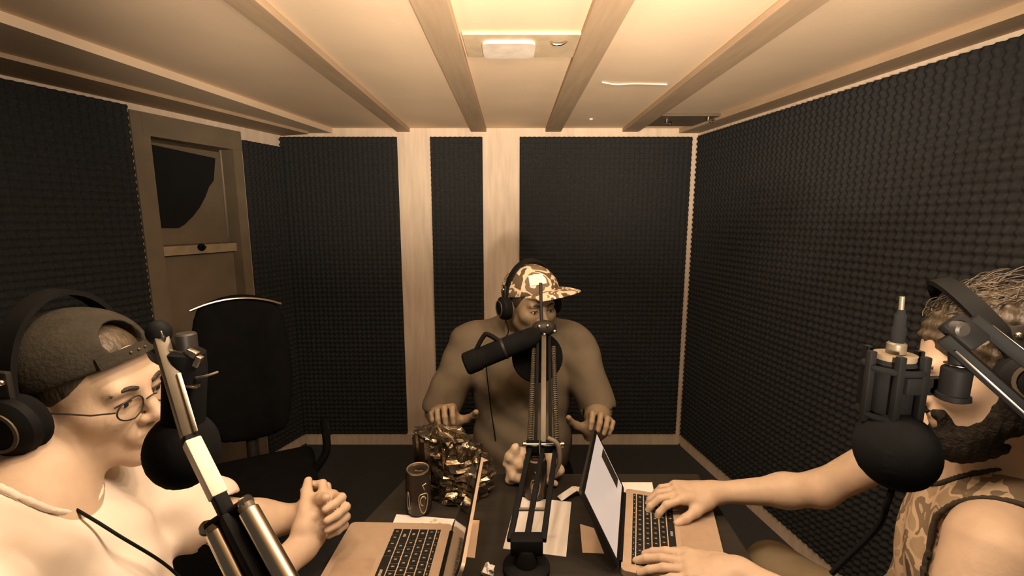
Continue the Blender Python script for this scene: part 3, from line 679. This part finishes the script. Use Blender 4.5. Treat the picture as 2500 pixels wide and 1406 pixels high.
MB().lathe([(.018, 0), (.0225, -.01), (.0225, -.095), (.020, -.10)], tp_, (0, 0, 1), 28).build('mic_body', M_RUBBER, mr)
for k in range(6):
    t = k*math.pi/3; MB().box(tp_+V3(.029*math.cos(t), .029*math.sin(t), -.04), (.004, .004, .045), bev=.001).build('shock_post', M_BLACK, mr)
for z_ in (-.015, -.075): MB().tube([tp_+V3(.029*math.cos(t), .029*math.sin(t), z_) for t in np.linspace(0, 2*math.pi, 33)], .004, 8).build('shock_ring', M_RUBBER, mr)
S = Body(wv-.075, wv+.075, .003); S.ell(wv, (.041, .046, .048), k=.01); S.disp(lambda x, y, z: .0008*np.sin(900*x)*np.sin(900*y)*np.sin(900*z)); S.build('windscreen', M_RUBBER, mr)
bk = MB().box((tp_+pr1)/2+V3(.004, 0, -.030), (.026, .006, .011), bev=.003).build('bracket', M_BLACK, mr)
MB().tube(curve_pts([wv+V3(.005, 0, -.04), AD(2165, 1230, .55), AD(2140, 1290, .57), AD(2030, 1400, .6)], 20), .0035, 8).build('cable', M_BLACK, mr)
# ------------------------------------------------------------------ people
def skin(name, c): return mat(name, c, .55, var=.06, scale=30, bump=.04, bscale=120, spec=.35)
M_SKIN_A = skin('skin_fair', (.57, .415, .29)); M_SKIN_B = skin('skin_mid', (.27, .19, .115)); M_SKIN_C = skin('skin_warm', (.52, .375, .26))
M_HAIR = mat('dark_hair', (.045, .034, .022), .5, var=.4, scale=60, stretch=(1, 1, .25), bump=.5, bscale=90)
M_HAIR_C = mat('brown_hair', (.070, .051, .031), .5, var=.5, scale=45, stretch=(1, 1, .3), bump=.6, bscale=70)
M_LIP = mat('lips', (.34, .20, .13), .5, var=.06)
M_EYE = mat('eye_white', (.7, .6, .5), .25, var=.03); M_IRIS = mat('iris', (.03, .025, .02), .2)

def head_sdf(S, H, jaw=1.0, neck_to=None):
    e = lambda c, r, k=.02, mode='add': S.ell(H.p(*c), np.array(r)*H.sc, H.R, k=k*H.sc, mode=mode)
    c = lambda a, b, r1, r2=None, k=.02, mode='add': S.cap(H.p(*a), H.p(*b), r1*H.sc, (r1 if r2 is None else r2)*H.sc, k=k*H.sc, mode=mode)
    e((0, -.012, .035), (.076, .098, .085))
    e((0, .030, -.030), (.060*jaw, .062, .080), .03)
    for s in (-1, 1):
        c((s*.050*jaw, .0, -.058), (s*.014, .076, -.103), .020, .016, .03)
        e((s*.044, .060, -.024), (.022, .022, .020), .03)
    e((0, .080, -.102), (.020, .016, .015), .02)
    c((-.036, .082, .020), (.036, .082, .020), .012, k=.02)
    for s in (-1, 1): e((s*.032, .100, .000), (.018, .014, .011), .014, 'sub')
    for s in (-1, 1): e((s*.031, .079, -.001), (.014, .012, .012), .006)      # lidded eyes
    c((0, .090, .010), (0, .112, -.030), .0075, .0105, .014)
    e((0, .114, -.034), (.011, .010, .009), .008)
    for s in (-1, 1): e((s*.0125, .101, -.037), (.008, .010, .007), .007)
    for s in (-1, 1): e((s*.006, .106, -.045), (.004, .005, .003), .003, 'sub')
    e((0, .088, -.064), (.030, .014, .020), .015)
    c((-.019, .093, -.063), (.019, .093, -.063), .0055, k=.008); c((-.016, .092, -.074), (.016, .092, -.074), .0065, k=.008)
    c((-.024, .104, -.0685), (.024, .104, -.0685), .0035, k=.005, mode='sub')
    for s in (-1, 1):
        e((s*.077, -.008, -.008), (.010, .019, .031), .008); e((s*.085, -.003, -.008), (.006, .010, .018), .006, 'sub')
    a = H.p(0, -.025, -.05)
    if neck_to is not None: S.cap(a, neck_to, .050*H.sc, .060*H.sc, k=.035)

def face_bits(H, P, brow=True, eyes=True, mbrow=None):
    for s in (-1, 1):
        if brow: MB().tube(curve_pts([H.p(s*.014, .096, .018), H.p(s*.030, .0955, .024), H.p(s*.048, .083, .018)], 10), [.0035*H.sc]*11 if False else .0036*H.sc, 8).build('eyebrow', mbrow or M_HAIR, P)
        if eyes:
            MB().ball(H.p(s*.031, .0835, -.003), np.array((.0105, .0085, .0050))*H.sc, H.R, 14, 10).build('eye', M_EYE, P)
            MB().ball(H.p(s*.031, .0905, -.0035), np.array((.0045, .0022, .0040))*H.sc, H.R, 12, 8).build('iris', M_IRIS, P)
            MB().tube(curve_pts([H.p(s*.019, .088, -.002), H.p(s*.031, .0935, .0025), H.p(s*.044, .084, -.002)], 10), .0016*H.sc, 6).build('eyelash', M_HAIR, P)
    MB().tube(curve_pts([H.p(-.018, .0950, -.064), H.p(0, .0985, -.0635), H.p(.018, .0950, -.064)], 10), .0042*H.sc, 8).build('upper_lip', M_LIP, P)
    MB().tube(curve_pts([H.p(-.015, .0940, -.074), H.p(0, .0975, -.0755), H.p(.015, .0940, -.074)], 10), .0048*H.sc, 8).build('lower_lip', M_LIP, P)

def hand_sdf(S, wrist, d, palm, right, curls, spread=.10, thumb=(.5, .2), sc=1.0):
    """d: direction of the fingers, palm: normal out of the palm; curls: (a1,a2,a3) per finger from index to little"""
    d = unit(d); n = unit(np.asarray(palm, float) - d*np.dot(palm, d)); x = np.cross(d, -n)      # x to the right seen from the back
    x = x*(-1 if right else 1)                                                      # thumb side
    Q = lambda a, b, c_: np.asarray(wrist, float) + sc*(a*x + b*d - c_*n)          # c up towards the back of the hand
    S.cap(Q(0, -.005, 0), Q(0, .03, 0), .026*sc, .026*sc, k=.02)
    R = np.stack([x, d, np.cross(x, d)], 1)
    S.box(Q(0, .052, 0), np.array((.040, .042, .0135))*sc, R, .013*sc, k=.018)
    S.ell(Q(.024, .030, -.010), np.array((.018, .030, .014))*sc, R, k=.015)
    tips = []
    for i, (bx, L) in enumerate(((.029, (.044, .026, .021)), (.0095, (.048, .030, .022)), (-.0100, (.045, .028, .021)), (-.0285, (.035, .021, .019)))):
        p = Q(bx, .088-abs(bx-.005)*.20, .001); sp = (1.5-i)*spread; ang = 0; r = (.0100, .0102, .0096, .0084)[i]*sc
        S.cap(Q(bx*.8, .055, .001), p, .011*sc, r*1.12, k=.010)
        for j in range(3):
            ang += curls[i][j]
            dirv = math.cos(ang)*(math.cos(sp)*d + math.sin(sp)*x) + math.sin(ang)*n
            q = p + dirv*L[j]*sc; S.cap(p, q, r*(1.0-.07*j), r*(.94-.08*j), k=.004); p = q
        tips.append((p, dirv))
    t0 = Q(.026, .022, -.006); a, b = thumb
    d1 = unit(math.cos(a)*d + math.sin(a)*x + b*n); p1 = t0 + d1*.042*sc
    d2 = unit(math.cos(a*.7)*d + math.sin(a*.7)*x + b*1.1*n); p2 = p1 + d2*.034*sc
    d3 = unit(math.cos(a*.35)*d + math.sin(a*.35)*x + b*1.2*n); p3 = p2 + d3*.024*sc
    S.cap(t0, p1, .017*sc, .0135*sc, k=.014); S.cap(p1, p2, .0125*sc, .0112*sc, k=.006); S.cap(p2, p3, .0112*sc, .0090*sc, k=.005)
    return tips

def arm_sdf(S, sh, el, wr, r=(.052, .046, .040, .027)):
    S.cap(sh, el, r[0], r[1]*.92, k=.03); m = np.asarray(el)*.70+np.asarray(wr)*.30
    S.cap(el, m, r[1]*.90, r[2], k=.03); S.cap(m, wr, r[2], r[3], k=.03)

def headphones(H, label, cup=1.0, band_z=.150, tilt=0.0, cable=None, mband=None, mcup=None):
    hp = empty('headphones', H.p(0, 0, band_z), label, 'headphones')
    def bp(t, dx=0.0, w=0.0): return H.p((.094+dx)*math.sin(t), -.012+tilt*math.cos(t)+w, -.004+(band_z+dx)*max(0, math.cos(t))**.85)
    N = 30; ts = np.linspace(-math.pi/2, math.pi/2, N); vs = []
    for t in ts:
        for dx, w in ((0, -.014), (0, .014), (.008, .013), (.008, -.013)): vs.append(bp(t, dx, w))
    fs = [(i*4+k, i*4+(k+1) % 4, (i+1)*4+(k+1) % 4, (i+1)*4+k) for i in range(N-1) for k in range(4)] + [(0,1,2,3), ((N-1)*4+3, (N-1)*4+2, (N-1)*4+1, (N-1)*4)]
    MB().add(vs, fs).build('headband', mband or M_BLACK, hp, True, 50)
    for s in (-1, 1):
        o = H.p(s*.082, -.010, -.008); ax = H.d(s, 0, 0); q = cup*H.sc
        MB().lathe([(.030*q, 0), (.041*q, .003), (.043*q, .010), (.040*q, .018)], o, ax, 28).build('ear_cushion', M_RUBBER, hp)
        cu = MB().lathe([(.040*q, .016), (.042*q, .020), (.040*q, .030), (.030*q, .038), (.012*q, .041)], o, ax, 28).build('ear_cup', mcup or M_BLACK, hp)
        MB().lathe([(.0285*q, .0375), (.0285*q, .0405), (.024*q, .0410), (.024*q, .0380)], o, ax, 24).build('cup_ring', M_STEEL, cu)
        MB().box(H.p(s*.100, -.012, .040), np.array((.004, .010, .034))*H.sc, H.R, bev=.002).build('slider', M_DARKMET, hp)
        MB().ball(H.p(s*.106, -.008, .060), .005*H.sc, seg=10, ring=8).build('rivet', M_CHROME, hp)
    if cable: MB().tube(curve_pts(cable, 40), .0022, 8).build('cable', M_BLACK, hp)
    return hp

def legs(P, hipL, hipR, kneeL, kneeR, footL, footR, m, r=.085):
    for hip, kn, ft in ((hipL, kneeL, footL), (hipR, kneeR, footR)):
        pass
    lo = np.min([hipL, hipR, kneeL, kneeR, footL, footR], 0)-.14; lo[2] = .05; hi = np.max([hipL, hipR, kneeL, kneeR, footL, footR], 0)+.14
    S = Body(lo, hi, .010)
    for hip, kn, ft in ((hipL, kneeL, footL), (hipR, kneeR, footR)):
        S.cap(hip, kn, r, r*.78, k=.05); S.cap(kn, np.asarray(ft)+V3(0, 0, .10), r*.74, r*.60, k=.04)
    S.cap(hipL, hipR, r*1.15, k=.06)
    S.build('trousers', m, P)
    for ft, kn in ((footL, kneeL), (footR, kneeR)):
        f = unit((np.asarray(kn)-np.asarray(hipL))*V3(1, 1, 0)); o = np.asarray(ft)
        S = Body(o-V3(.2, .2, 0)+V3(0, 0, -.01), o+V3(.2, .2, .16), .008); S.cap(o+V3(0, 0, .05)-f*.03, o+V3(0, 0, .035)+f*.12, .045, .036, k=.02); S.cap(o+V3(0, 0, .05), o+V3(0, 0, .11), .042, k=.02); S.half((0, 0, .002), (0, 0, -1)); S.build('shoe', M_RUBBER, P)

# ================= man in the white shirt =================
HA = Fr((-.700, .708, 1.223), (.99, -.02, -.08), (.08, -.08, .99), 1.02)
PA = empty('person', (-.70, .60, 0), 'person in white T-shirt, glasses and backwards dark cap with clasped hands', 'person')
bf = Fr((-.70, .60, .90), (.86, .50, 0))
nbA = bf.p(0, .0, .20)
shAr, shAl = bf.p(.20, -.02, .135), bf.p(-.20, -.01, .135)
wAl, wAr = atz(742, 1262, .835), atz(742, 1330, .83)
elAl = atz(540, 1180, .90)*1.0
elAl = V3(-.585, .865, .862); elAr = V3(-.60, .44, .80)
S = Body((-1.05, .20, .70), (-.28, 1.12, 1.42), .0034)
head_sdf(S, HA, 1.08, nbA)
S.ell(bf.p(0, .0, .10), (.15, .09, .12), bf.R, k=.04)
arm_sdf(S, shAl, elAl, wAl); arm_sdf(S, shAr, elAr, wAr, (.055, .050, .043, .029))
f70 = [(.95, 1.05, .6)]*4
hd = unit(V3(.62, .30, .45))
hand_sdf(S, wAr, unit(V3(.30, .75, .42)), unit(V3(-.55, .55, .1)), True, [(.75, 1.1, .6), (.8, 1.1, .6), (.85, 1.1, .6), (.9, 1.1, .6)], .03, (.35, .5), 1.0)
hand_sdf(S, wAl, unit(V3(.92, -.10, .30)), unit(V3(-.15, -.9, .1)), False, [(.6, 1.0, .6), (.65, 1.0, .6), (.7, 1.0, .6), (.75, 1.0, .6)], .03, (.35, .5), 1.0)
S.build('body', M_SKIN_A, PA)
face_bits(HA, PA, brow=True, eyes=True)
M_SHIRT = mat('white_cotton', (.84, .72, .60), .85, var=.03, scale=8, bump=.10, bscale=14, spec=.15)
S = Body((-1.12, .15, .44), (-.35, 1.05, 1.20), .0055)
def torso(S, f, w=1.0, d=1.0, rs=.075):
    S.ell(f.p(0, 0, -.02), np.array((.195*w, .135*d, .21)), f.R, k=.05); S.ell(f.p(0, .03, -.26), np.array((.185*w, .150*d, .20)), f.R, k=.06)
    S.cap(f.p(-.165*w, -.01, .13), f.p(.165*w, -.01, .13), rs, k=.05)
    for s in (-1, 1): S.cap(f.p(s*.13*w, -.02, .150), f.p(s*.050, -.015, .215), .056, .042, k=.04)
torso(S, bf, 1.08, 1.10, .078)
for sh, el in ((shAl, elAl), (shAr, elAr)):
    e2 = sh + (el-sh)*.78; S.cap(sh, e2, .078, .072, k=.04)
    n_ = unit(el-sh)
    S.cap(e2+n_*.02, e2+n_*.12, .055, .055, k=.008, mode='sub')
S.disp(lambda x, y, z: .0035*np.sin(38*(x*.7+z*1.1)+9*np.sin(7*y))*np.exp(-((z-.92)/.16)**2) + .0018*np.sin(75*z-30*x+25*y))
cut = (bf.p(0, .055, .245), np.array((.080, .095, .070)), bf.R); col_ = S.seam([cut], .0055)
S.ell(*cut, k=.012, mode='sub')
S.build('shirt', M_SHIRT, PA); col_.build('collar', M_SHIRT, PA)
# hair, cap worn backwards
S = Body(HA.o-.17, HA.o+.17, .004)
S.ell(HA.p(0, -.014, .035), (.081, .103, .089), HA.R, k=.01); S.ell(HA.p(0, .10, -.04), (.10, .085, .115), HA.R, k=.02, mode='sub'); S.half(HA.p(0, -.02, -.05), HA.d(0, .2, -1)); S.build('hair', M_HAIR_C, PA)
M_CAPA = mat('dark_cap_cloth', (.040, .034, .024), .85, var=.15, scale=40, bump=.2, bscale=160, spec=.15)
ct = math.radians(22); HK = Fr(HA.p(0, -.014, .034), HA.d(0, math.cos(ct), math.sin(ct)), HA.d(0, -math.sin(ct), math.cos(ct)), HA.sc)
S = Body(HA.o-.22, HA.o+.22, .0035)
S.ell(HK.p(0, 0, .008), np.array((.087, .112, .090))*HA.sc, HK.R, k=.01)
S.half(HK.p(0, 0, -.010), HK.d(0, 0, -1), .004)
S.cap(HK.p(0, .06, .022), HK.p(0, .20, .022), .033, .033, k=.004, mode='sub')
S.build('cap_crown', M_CAPA, PA)
st = [HK.p(.0875*math.sin(t), .1130*math.cos(t), .001) for t in np.linspace(-.60, .60, 17)]
vs = []
for i, p in enumerate(st):
    t = -.60+1.2*i/16; n_ = HK.d(math.sin(t), math.cos(t), 0)
    for dz, o_ in ((-.011, -.003), (.009, -.003), (.009, .002), (-.011, .002)): vs.append(p + HK.d(0, 0, dz) + n_*o_)
fs = [(i*4+k, i*4+(k+1) % 4, (i+1)*4+(k+1) % 4, (i+1)*4+k) for i in range(16) for k in range(4)] + [(0,1,2,3), (67,66,65,64)]
cs = MB().add(vs, fs).build('cap_strap', M_CAPA, PA)
for i in (6, 8, 10): MB().ball(st[i]+HK.d(0, .003, -.001), .0022, seg=8, ring=6).build('strap_stud', M_STEEL, cs)
def brim(H, ctr, fy, rx, ry, length, z0, droop, m, P, nm='cap_brim', sgn=1, th=.003):
    NU_, NV_ = 24, 8; top = []
    for j in range(NV_+1):
        for i in range(NU_+1):
            a = (i/NU_-.5)*2*1.15; v = j/NV_
            x = rx*math.sin(a)*(1-.06*v); y = ry*math.cos(a) + v*length*math.cos(a*.80)
            top.append(H.p(ctr[0]+x, ctr[1]+sgn*y, z0-droop*(math.sin(a)**2)-.016*v*v))
    n = len(top); vs = top + [p - H.d(0, 0, th) for p in top]; W_ = NU_+1
    fs = [(j*W_+i, j*W_+i+1, (j+1)*W_+i+1, (j+1)*W_+i) for j in range(NV_) for i in range(NU_)]
    fs += [tuple(n+k for k in f)[::-1] for f in fs[:]]
    edge = list(range(W_)) + [j*W_+NU_ for j in range(1, NV_+1)] + [NV_*W_+i for i in range(NU_-1, -1, -1)] + [j*W_ for j in range(NV_-1, 0, -1)]
    fs += [(edge[k], edge[(k+1) % len(edge)], n+edge[(k+1) % len(edge)], n+edge[k]) for k in range(len(edge))]
    return MB().add(vs, fs).build(nm, m, P, True, 50)
brim(HK, (0, 0), 0, .086, .106, .075, -.006, .018, M_CAPA, PA, sgn=-1)
# glasses
gl = MB()
for s in (-1, 1):
    gl.tube([HA.p(s*.033+.024*math.cos(t), .104-.008*abs(math.cos(t)*.6), -.006+.017*math.sin(t)) for t in np.linspace(0, 2*math.pi, 25)], .0012, 6, cap=False)
    gl.tube([HA.p(s*.057, .098, -.002), HA.p(s*.072, .075, .0), HA.p(s*.082, .0, .004)], .0013, 6)
gl.tube(curve_pts([HA.p(-.010, .105, -.002), HA.p(0, .109, .002), HA.p(.010, .105, -.002)], 8), .0012, 6)
gl.build('glasses', M_DARKMET, PA)
# wrist band on the far arm
wv_ = unit(wAl-elAl); c_ = wAl - wv_*.004
MB().lathe([(.029, -.012), (.034, -.011), (.034, .011), (.029, .012)], c_, wv_, 24).build('wrist_band', M_RUBBER, PA)
legs(PA, bf.p(-.10, .02, -.42), bf.p(.10, .02, -.42), bf.p(-.14, .45, -.40), bf.p(.14, .45, -.40), bf.p(-.14, .42, -.90), bf.p(.14, .42, -.90), M_RUBBER)
headphones(HA, 'black headphones worn over the dark backwards cap', 1.05, .158, tilt=-.02, cable=[HA.p(.085, .0, -.045), HA.p(.10, .0, -.09), bf.p(.075, .10, .16), bf.p(.06, .165, .05), bf.p(.02, .20, -.10), bf.p(.0, .215, -.22)])

# ================= man in the patterned cap =================
HB = Fr(aty(1296, 742, 1.60), (.42, -.90, -.10), (.03, -.10, .99), 1.0)
PB = empty('person', (.06, 1.72, 0), 'person in patterned cap and dark shirt gesturing with both hands behind the table', 'person')
bb = Fr((.040, 1.70, .895), (0, -1, 0))
nbB = bb.p(0, .0, .23)
shBr, shBl = bb.p(.205, 0, .120), bb.p(-.205, 0, .120)          # his right is at the picture's left
elBr, elBl = aty(1070, 1010, 1.58), aty(1462, 1000, 1.58)
wBr, wBl = aty(1098, 1040, 1.40), aty(1448, 1062, 1.40)
S = Body((-.42, 1.22, .78), (.50, 1.90, 1.50), .0034)
head_sdf(S, HB, 1.0, nbB)
S.ell(bb.p(0, 0, .10), (.15, .09, .13), bb.R, k=.04)
arm_sdf(S, shBr, elBr, wBr); arm_sdf(S, shBl, elBl, wBl)
cu = [(.75, 1.05, .6), (.70, 1.0, .6), (.75, 1.05, .6), (.8, 1.1, .6)]
hand_sdf(S, wBr, unit(V3(-.15, -.45, .85)), unit(V3(.15, -.85, -.45)), True, cu, .10, (1.25, .25), 1.02)
hand_sdf(S, wBl, unit(V3(.20, -.40, .88)), unit(V3(-.25, -.85, -.40)), False, cu, .10, (1.25, .30), 1.02)
S.build('body', M_SKIN_B, PB)
face_bits(HB, PB)
M_SHIRTB = mat('dark_shirt', (.165, .132, .09), .9, var=.12, scale=9, bump=.15, bscale=16, spec=.1)
S = Body((-.45, 1.30, .44), (.55, 1.98, 1.24), .0055)
torso(S, bb, 1.06, 1.0, .076)
for sh, el in ((shBr, elBr), (shBl, elBl)):
    S.cap(sh, sh+(el-sh)*.92, .080, .070, k=.04); n_ = unit(el-sh); S.cap(sh+(el-sh)*.95, sh+(el-sh)*1.3, .058, .058, k=.008, mode='sub')
S.disp(lambda x, y, z: .004*np.sin(30*(x+z*.8)+6*np.sin(9*z))*np.exp(-((z-.95)/.2)**2) + .002*np.sin(60*z+40*x))
S.ell(bb.p(0, .045, .265), (.075, .085, .065), bb.R, k=.012, mode='sub')
S.build('shirt', M_SHIRTB, PB)
S = Body(HB.o-.18, HB.o+.18, .004); S.ell(HB.p(0, -.014, .033), (.080, .102, .088), HB.R, k=.01); S.ell(HB.p(0, .10, -.05), (.10, .085, .12), HB.R, k=.02, mode='sub'); S.half(HB.p(0, -.02, -.05), HB.d(0, .2, -1)); S.build('hair', M_HAIR, PB)
M_CAMO = camo_mat('camo_cap_cloth', [(.10, .07, .04), (.66, .50, .34), (.16, .115, .07), (.78, .62, .45), (.34, .24, .14)], 13)
cy_ = math.radians(28); f0 = HB.d(-math.sin(cy_), math.cos(cy_), 0); ct = math.radians(13)
HQ = Fr(HB.p(0, -.012, .044), f0*math.cos(ct)+HB.d(0, 0, 1)*math.sin(ct), HB.d(0, 0, 1)*math.cos(ct)-f0*math.sin(ct))
S = Body(HB.o-.20, HB.o+.20, .0035); S.ell(HQ.o, (.090, .112, .100), HQ.R, k=.01); S.half(HQ.p(0, 0, -.006), HQ.d(0, 0, -1), .004); S.build('cap_crown', M_CAMO, PB)
brim(HQ, (0, 0), 0, .100, .108, .092, .006, .012, M_CAMO, PB, th=.004)
vs = []
for e_ in (.003, -.003):
    for zz in (.030, .064):
        for a in np.linspace(.38, 1.00, 9):
            kk = math.sqrt(1-(zz/.100)**2); vs.append(HQ.p((.090*kk+e_)*math.sin(a), (.112*kk+e_)*math.cos(a), zz))
fs = [(i, i+1, i+10, i+9) for i in range(8)] + [(18+i, 27+i, 28+i, 19+i) for i in range(8)] + [(i, 18+i, 19+i, i+1) for i in range(8)] + [(9+i, 10+i, 28+i, 27+i) for i in range(8)] + [(0, 9, 27, 18), (8, 26, 35, 17)]
MB().add(vs, fs).build('cap_patch', M_WHITE, PB)
legs(PB, bb.p(-.10, .0, -.42), bb.p(.10, .0, -.42), bb.p(-.16, .42, -.40), bb.p(.16, .42, -.40), bb.p(-.16, .40, -.93), bb.p(.16, .40, -.93), M_RUBBER)
headphones(HB, 'black headphones worn over the patterned cap', 1.0, .160, cable=[HB.p(.098, 0, -.045), HB.p(.10, .02, -.10), bb.p(.13, .12, .12), bb.p(.12, .14, -.05), bb.p(.1, .15, -.2)])

# ================= bearded man in the tank top =================
HC = Fr((.819, .730, 1.247), (-.82, .48, -.28), (-.14, .30, .94), 1.04)
PC = empty('person', (.88, .58, 0), 'bearded person in patterned sleeveless top typing on the lit laptop', 'person')
bc = Fr((.915, .770, .850), (-.66, .75, 0))
nbC = bc.p(0, .01, .20)
shCr, shCl = bc.p(.195, 0, .13), bc.p(-.195, 0, .13)     # his right is the far side
wCr = atz(1735, 1203, .815); elCr = V3(.80, .98, .80); wCl = atz(1800, 1402, .815); elCl = V3(.665, .585, .80)
elCr = atz(2000, 1195, .84)
S = Body((.22, .15, .68), (1.30, 1.25, 1.48), .0034)
head_sdf(S, HC, 1.02, nbC)
S.ell(bc.p(0, 0, .06), (.165, .11, .17), bc.R, k=.05); S.cap(bc.p(-.15, -.01, .125), bc.p(.15, -.01, .125), .062, k=.05)
for s in (-1, 1): S.cap(bc.p(s*.13, -.02, .14), bc.p(s*.045, -.015, .205), .052, .040, k=.04)
arm_sdf(S, AD(2300, 1045, .98), elCr, wCr, (.050, .041, .037, .024)); arm_sdf(S, shCl, elCl, wCl, (.066, .052, .044, .029))
tipR = atz(1595, 1218, .80); tipL = atz(1575, 1365, .80)
typ = [(.30, .55, .45), (.25, .5, .45), (.25, .55, .45), (.3, .6, .45)]
flt = [(.10, .22, .2), (.05, .2, .2), (.08, .22, .2), (.12, .25, .2)]
hand_sdf(S, wCr, unit(tipR-wCr+V3(0, 0, .02)), (0, 0, -1), True, typ, .10, (.55, .35), 1.0)
hand_sdf(S, wCl, unit(tipL-wCl), (0, 0, -1), False, flt, .10, (.55, .15), 1.05)
S.build('body', M_SKIN_C, PC)
face_bits(HC, PC, mbrow=M_HAIR)
M_TANK = camo_mat('tank_print', [(.36, .26, .16), (.52, .38, .25), (.20, .145, .09), (.44, .32, .21), (.10, .075, .05)], 16)
S = Body((.55, .15, .44), (1.30, 1.05, 1.20), .0055)
S.ell(bc.p(0, 0, -.02), np.array((.195, .135, .20)), bc.R, k=.05); S.ell(bc.p(0, .03, -.26), np.array((.185, .150, .20)), bc.R, k=.06)
S.ell(bc.p(0, 0, .06), (.171, .116, .176), bc.R, k=.05); S.cap(bc.p(-.15, -.01, .125), bc.p(.15, -.01, .125), .068, k=.05)
for s in (-1, 1): S.cap(bc.p(s*.13, -.02, .14), bc.p(s*.045, -.015, .205), .058, .046, k=.04)
S.disp(lambda x, y, z: .004*np.sin(45*(y-z)+7*np.sin(9*x))*np.exp(-((z-.85)/.2)**2))
cuts = [(bc.p(0, .06, .25), np.array((.105, .15, .140)), bc.R)] + [(bc.p(s*.235, .0, .09), np.array((.105, .16, .17)), bc.R) for s in (-1, 1)]
pip = S.seam(cuts, .0050)
for c_ in cuts: S.ell(*c_, k=.010, mode='sub')
S.build('tank_top', M_TANK, PC)
pip.build('piping', mat('dark_piping', (.045, .034, .022), .9, bump=.2, bscale=200), PC)
# hair and beard
S = Body(HC.o-.20, HC.o+.20, .0036)
S.ell(HC.p(0, -.022, .048), (.092, .112, .090), HC.R, k=.01); S.ell(HC.p(0, -.10, -.01), (.070, .050, .080), HC.R, k=.03)
S.ell(HC.p(0, .115, -.045), (.105, .090, .118), HC.R, k=.015, mode='sub'); S.half(HC.p(0, -.02, -.085), HC.d(0, .25, -1))
S.disp(lambda x, y, z: .0040*np.sin(160*x+60*z+5*np.sin(40*y))*np.sin(90*y+50*z) + .002*np.sin(300*z+110*x))
S.build('hair', M_HAIR_C, PC)
random.seed(11); mb = MB()
for i in range(170):
    a = random.uniform(-1.7, 1.7); b = random.uniform(.62, 1.35); r0 = 1.02
    p = HC.p(.092*math.sin(a)*math.cos(b)*r0, -.022+.112*math.cos(a)*math.cos(b)*r0, .048+.090*math.sin(b)*r0)
    d = HC.d(random.uniform(-.4, .4), random.uniform(-1, -.2), random.uniform(-.3, .4)); n_ = unit(p-HC.o)
    mb.tube(curve_pts([p, p+d*.02+n_*.006, p+d*.045+n_*random.uniform(0, .008), p+d*.065-n_*.002], 9), .0010, 5)
mb.build('hair_strands', M_HAIR_C, PC)['kind'] = 'stuff'
S = Body(HC.o-.17, HC.o+.16, .0036)
for s in (-1, 1):
    S.cap(HC.p(s*.068, .005, -.020), HC.p(s*.056, .012, -.062), .012, .016, k=.02); S.cap(HC.p(s*.054, .012, -.062), HC.p(s*.018, .078, -.106), .024, .022, k=.03); S.cap(HC.p(s*.028, .087, -.060), HC.p(s*.022, .080, -.100), .010, .014, k=.015); S.cap(HC.p(0, .101, -.0545), HC.p(s*.028, .088, -.061), .0065, .007, k=.01)
S.ell(HC.p(0, .082, -.110), (.030, .024, .024), HC.R, k=.03); S.ell(HC.p(0, .05, -.115), (.035, .04, .02), HC.R, k=.03)
S.disp(lambda x, y, z: .0018*np.sin(380*x+90*z)*np.sin(340*y+120*z))
S.ell(HC.p(0, .10, -.069), (.019, .02, .009), HC.R, k=.006, mode='sub')
S.build('beard', mat('dark_beard', (.018, .014, .010), .8, var=.4, scale=120, bump=.5, bscale=200, spec=.15), PC)
legs(PC, bc.p(.10, .0, -.35), bc.p(-.10, .0, -.38), V3(.70, 1.07, .57), V3(.66, .90, .42), V3(.74, 1.02, 0), V3(.72, .86, 0), mat('khaki_cloth', (.26, .195, .115), .9, var=.08, bump=.1), .088)
headphones(HC, 'black headphones resting on the tousled brown hair', 1.0, .158, tilt=.05)
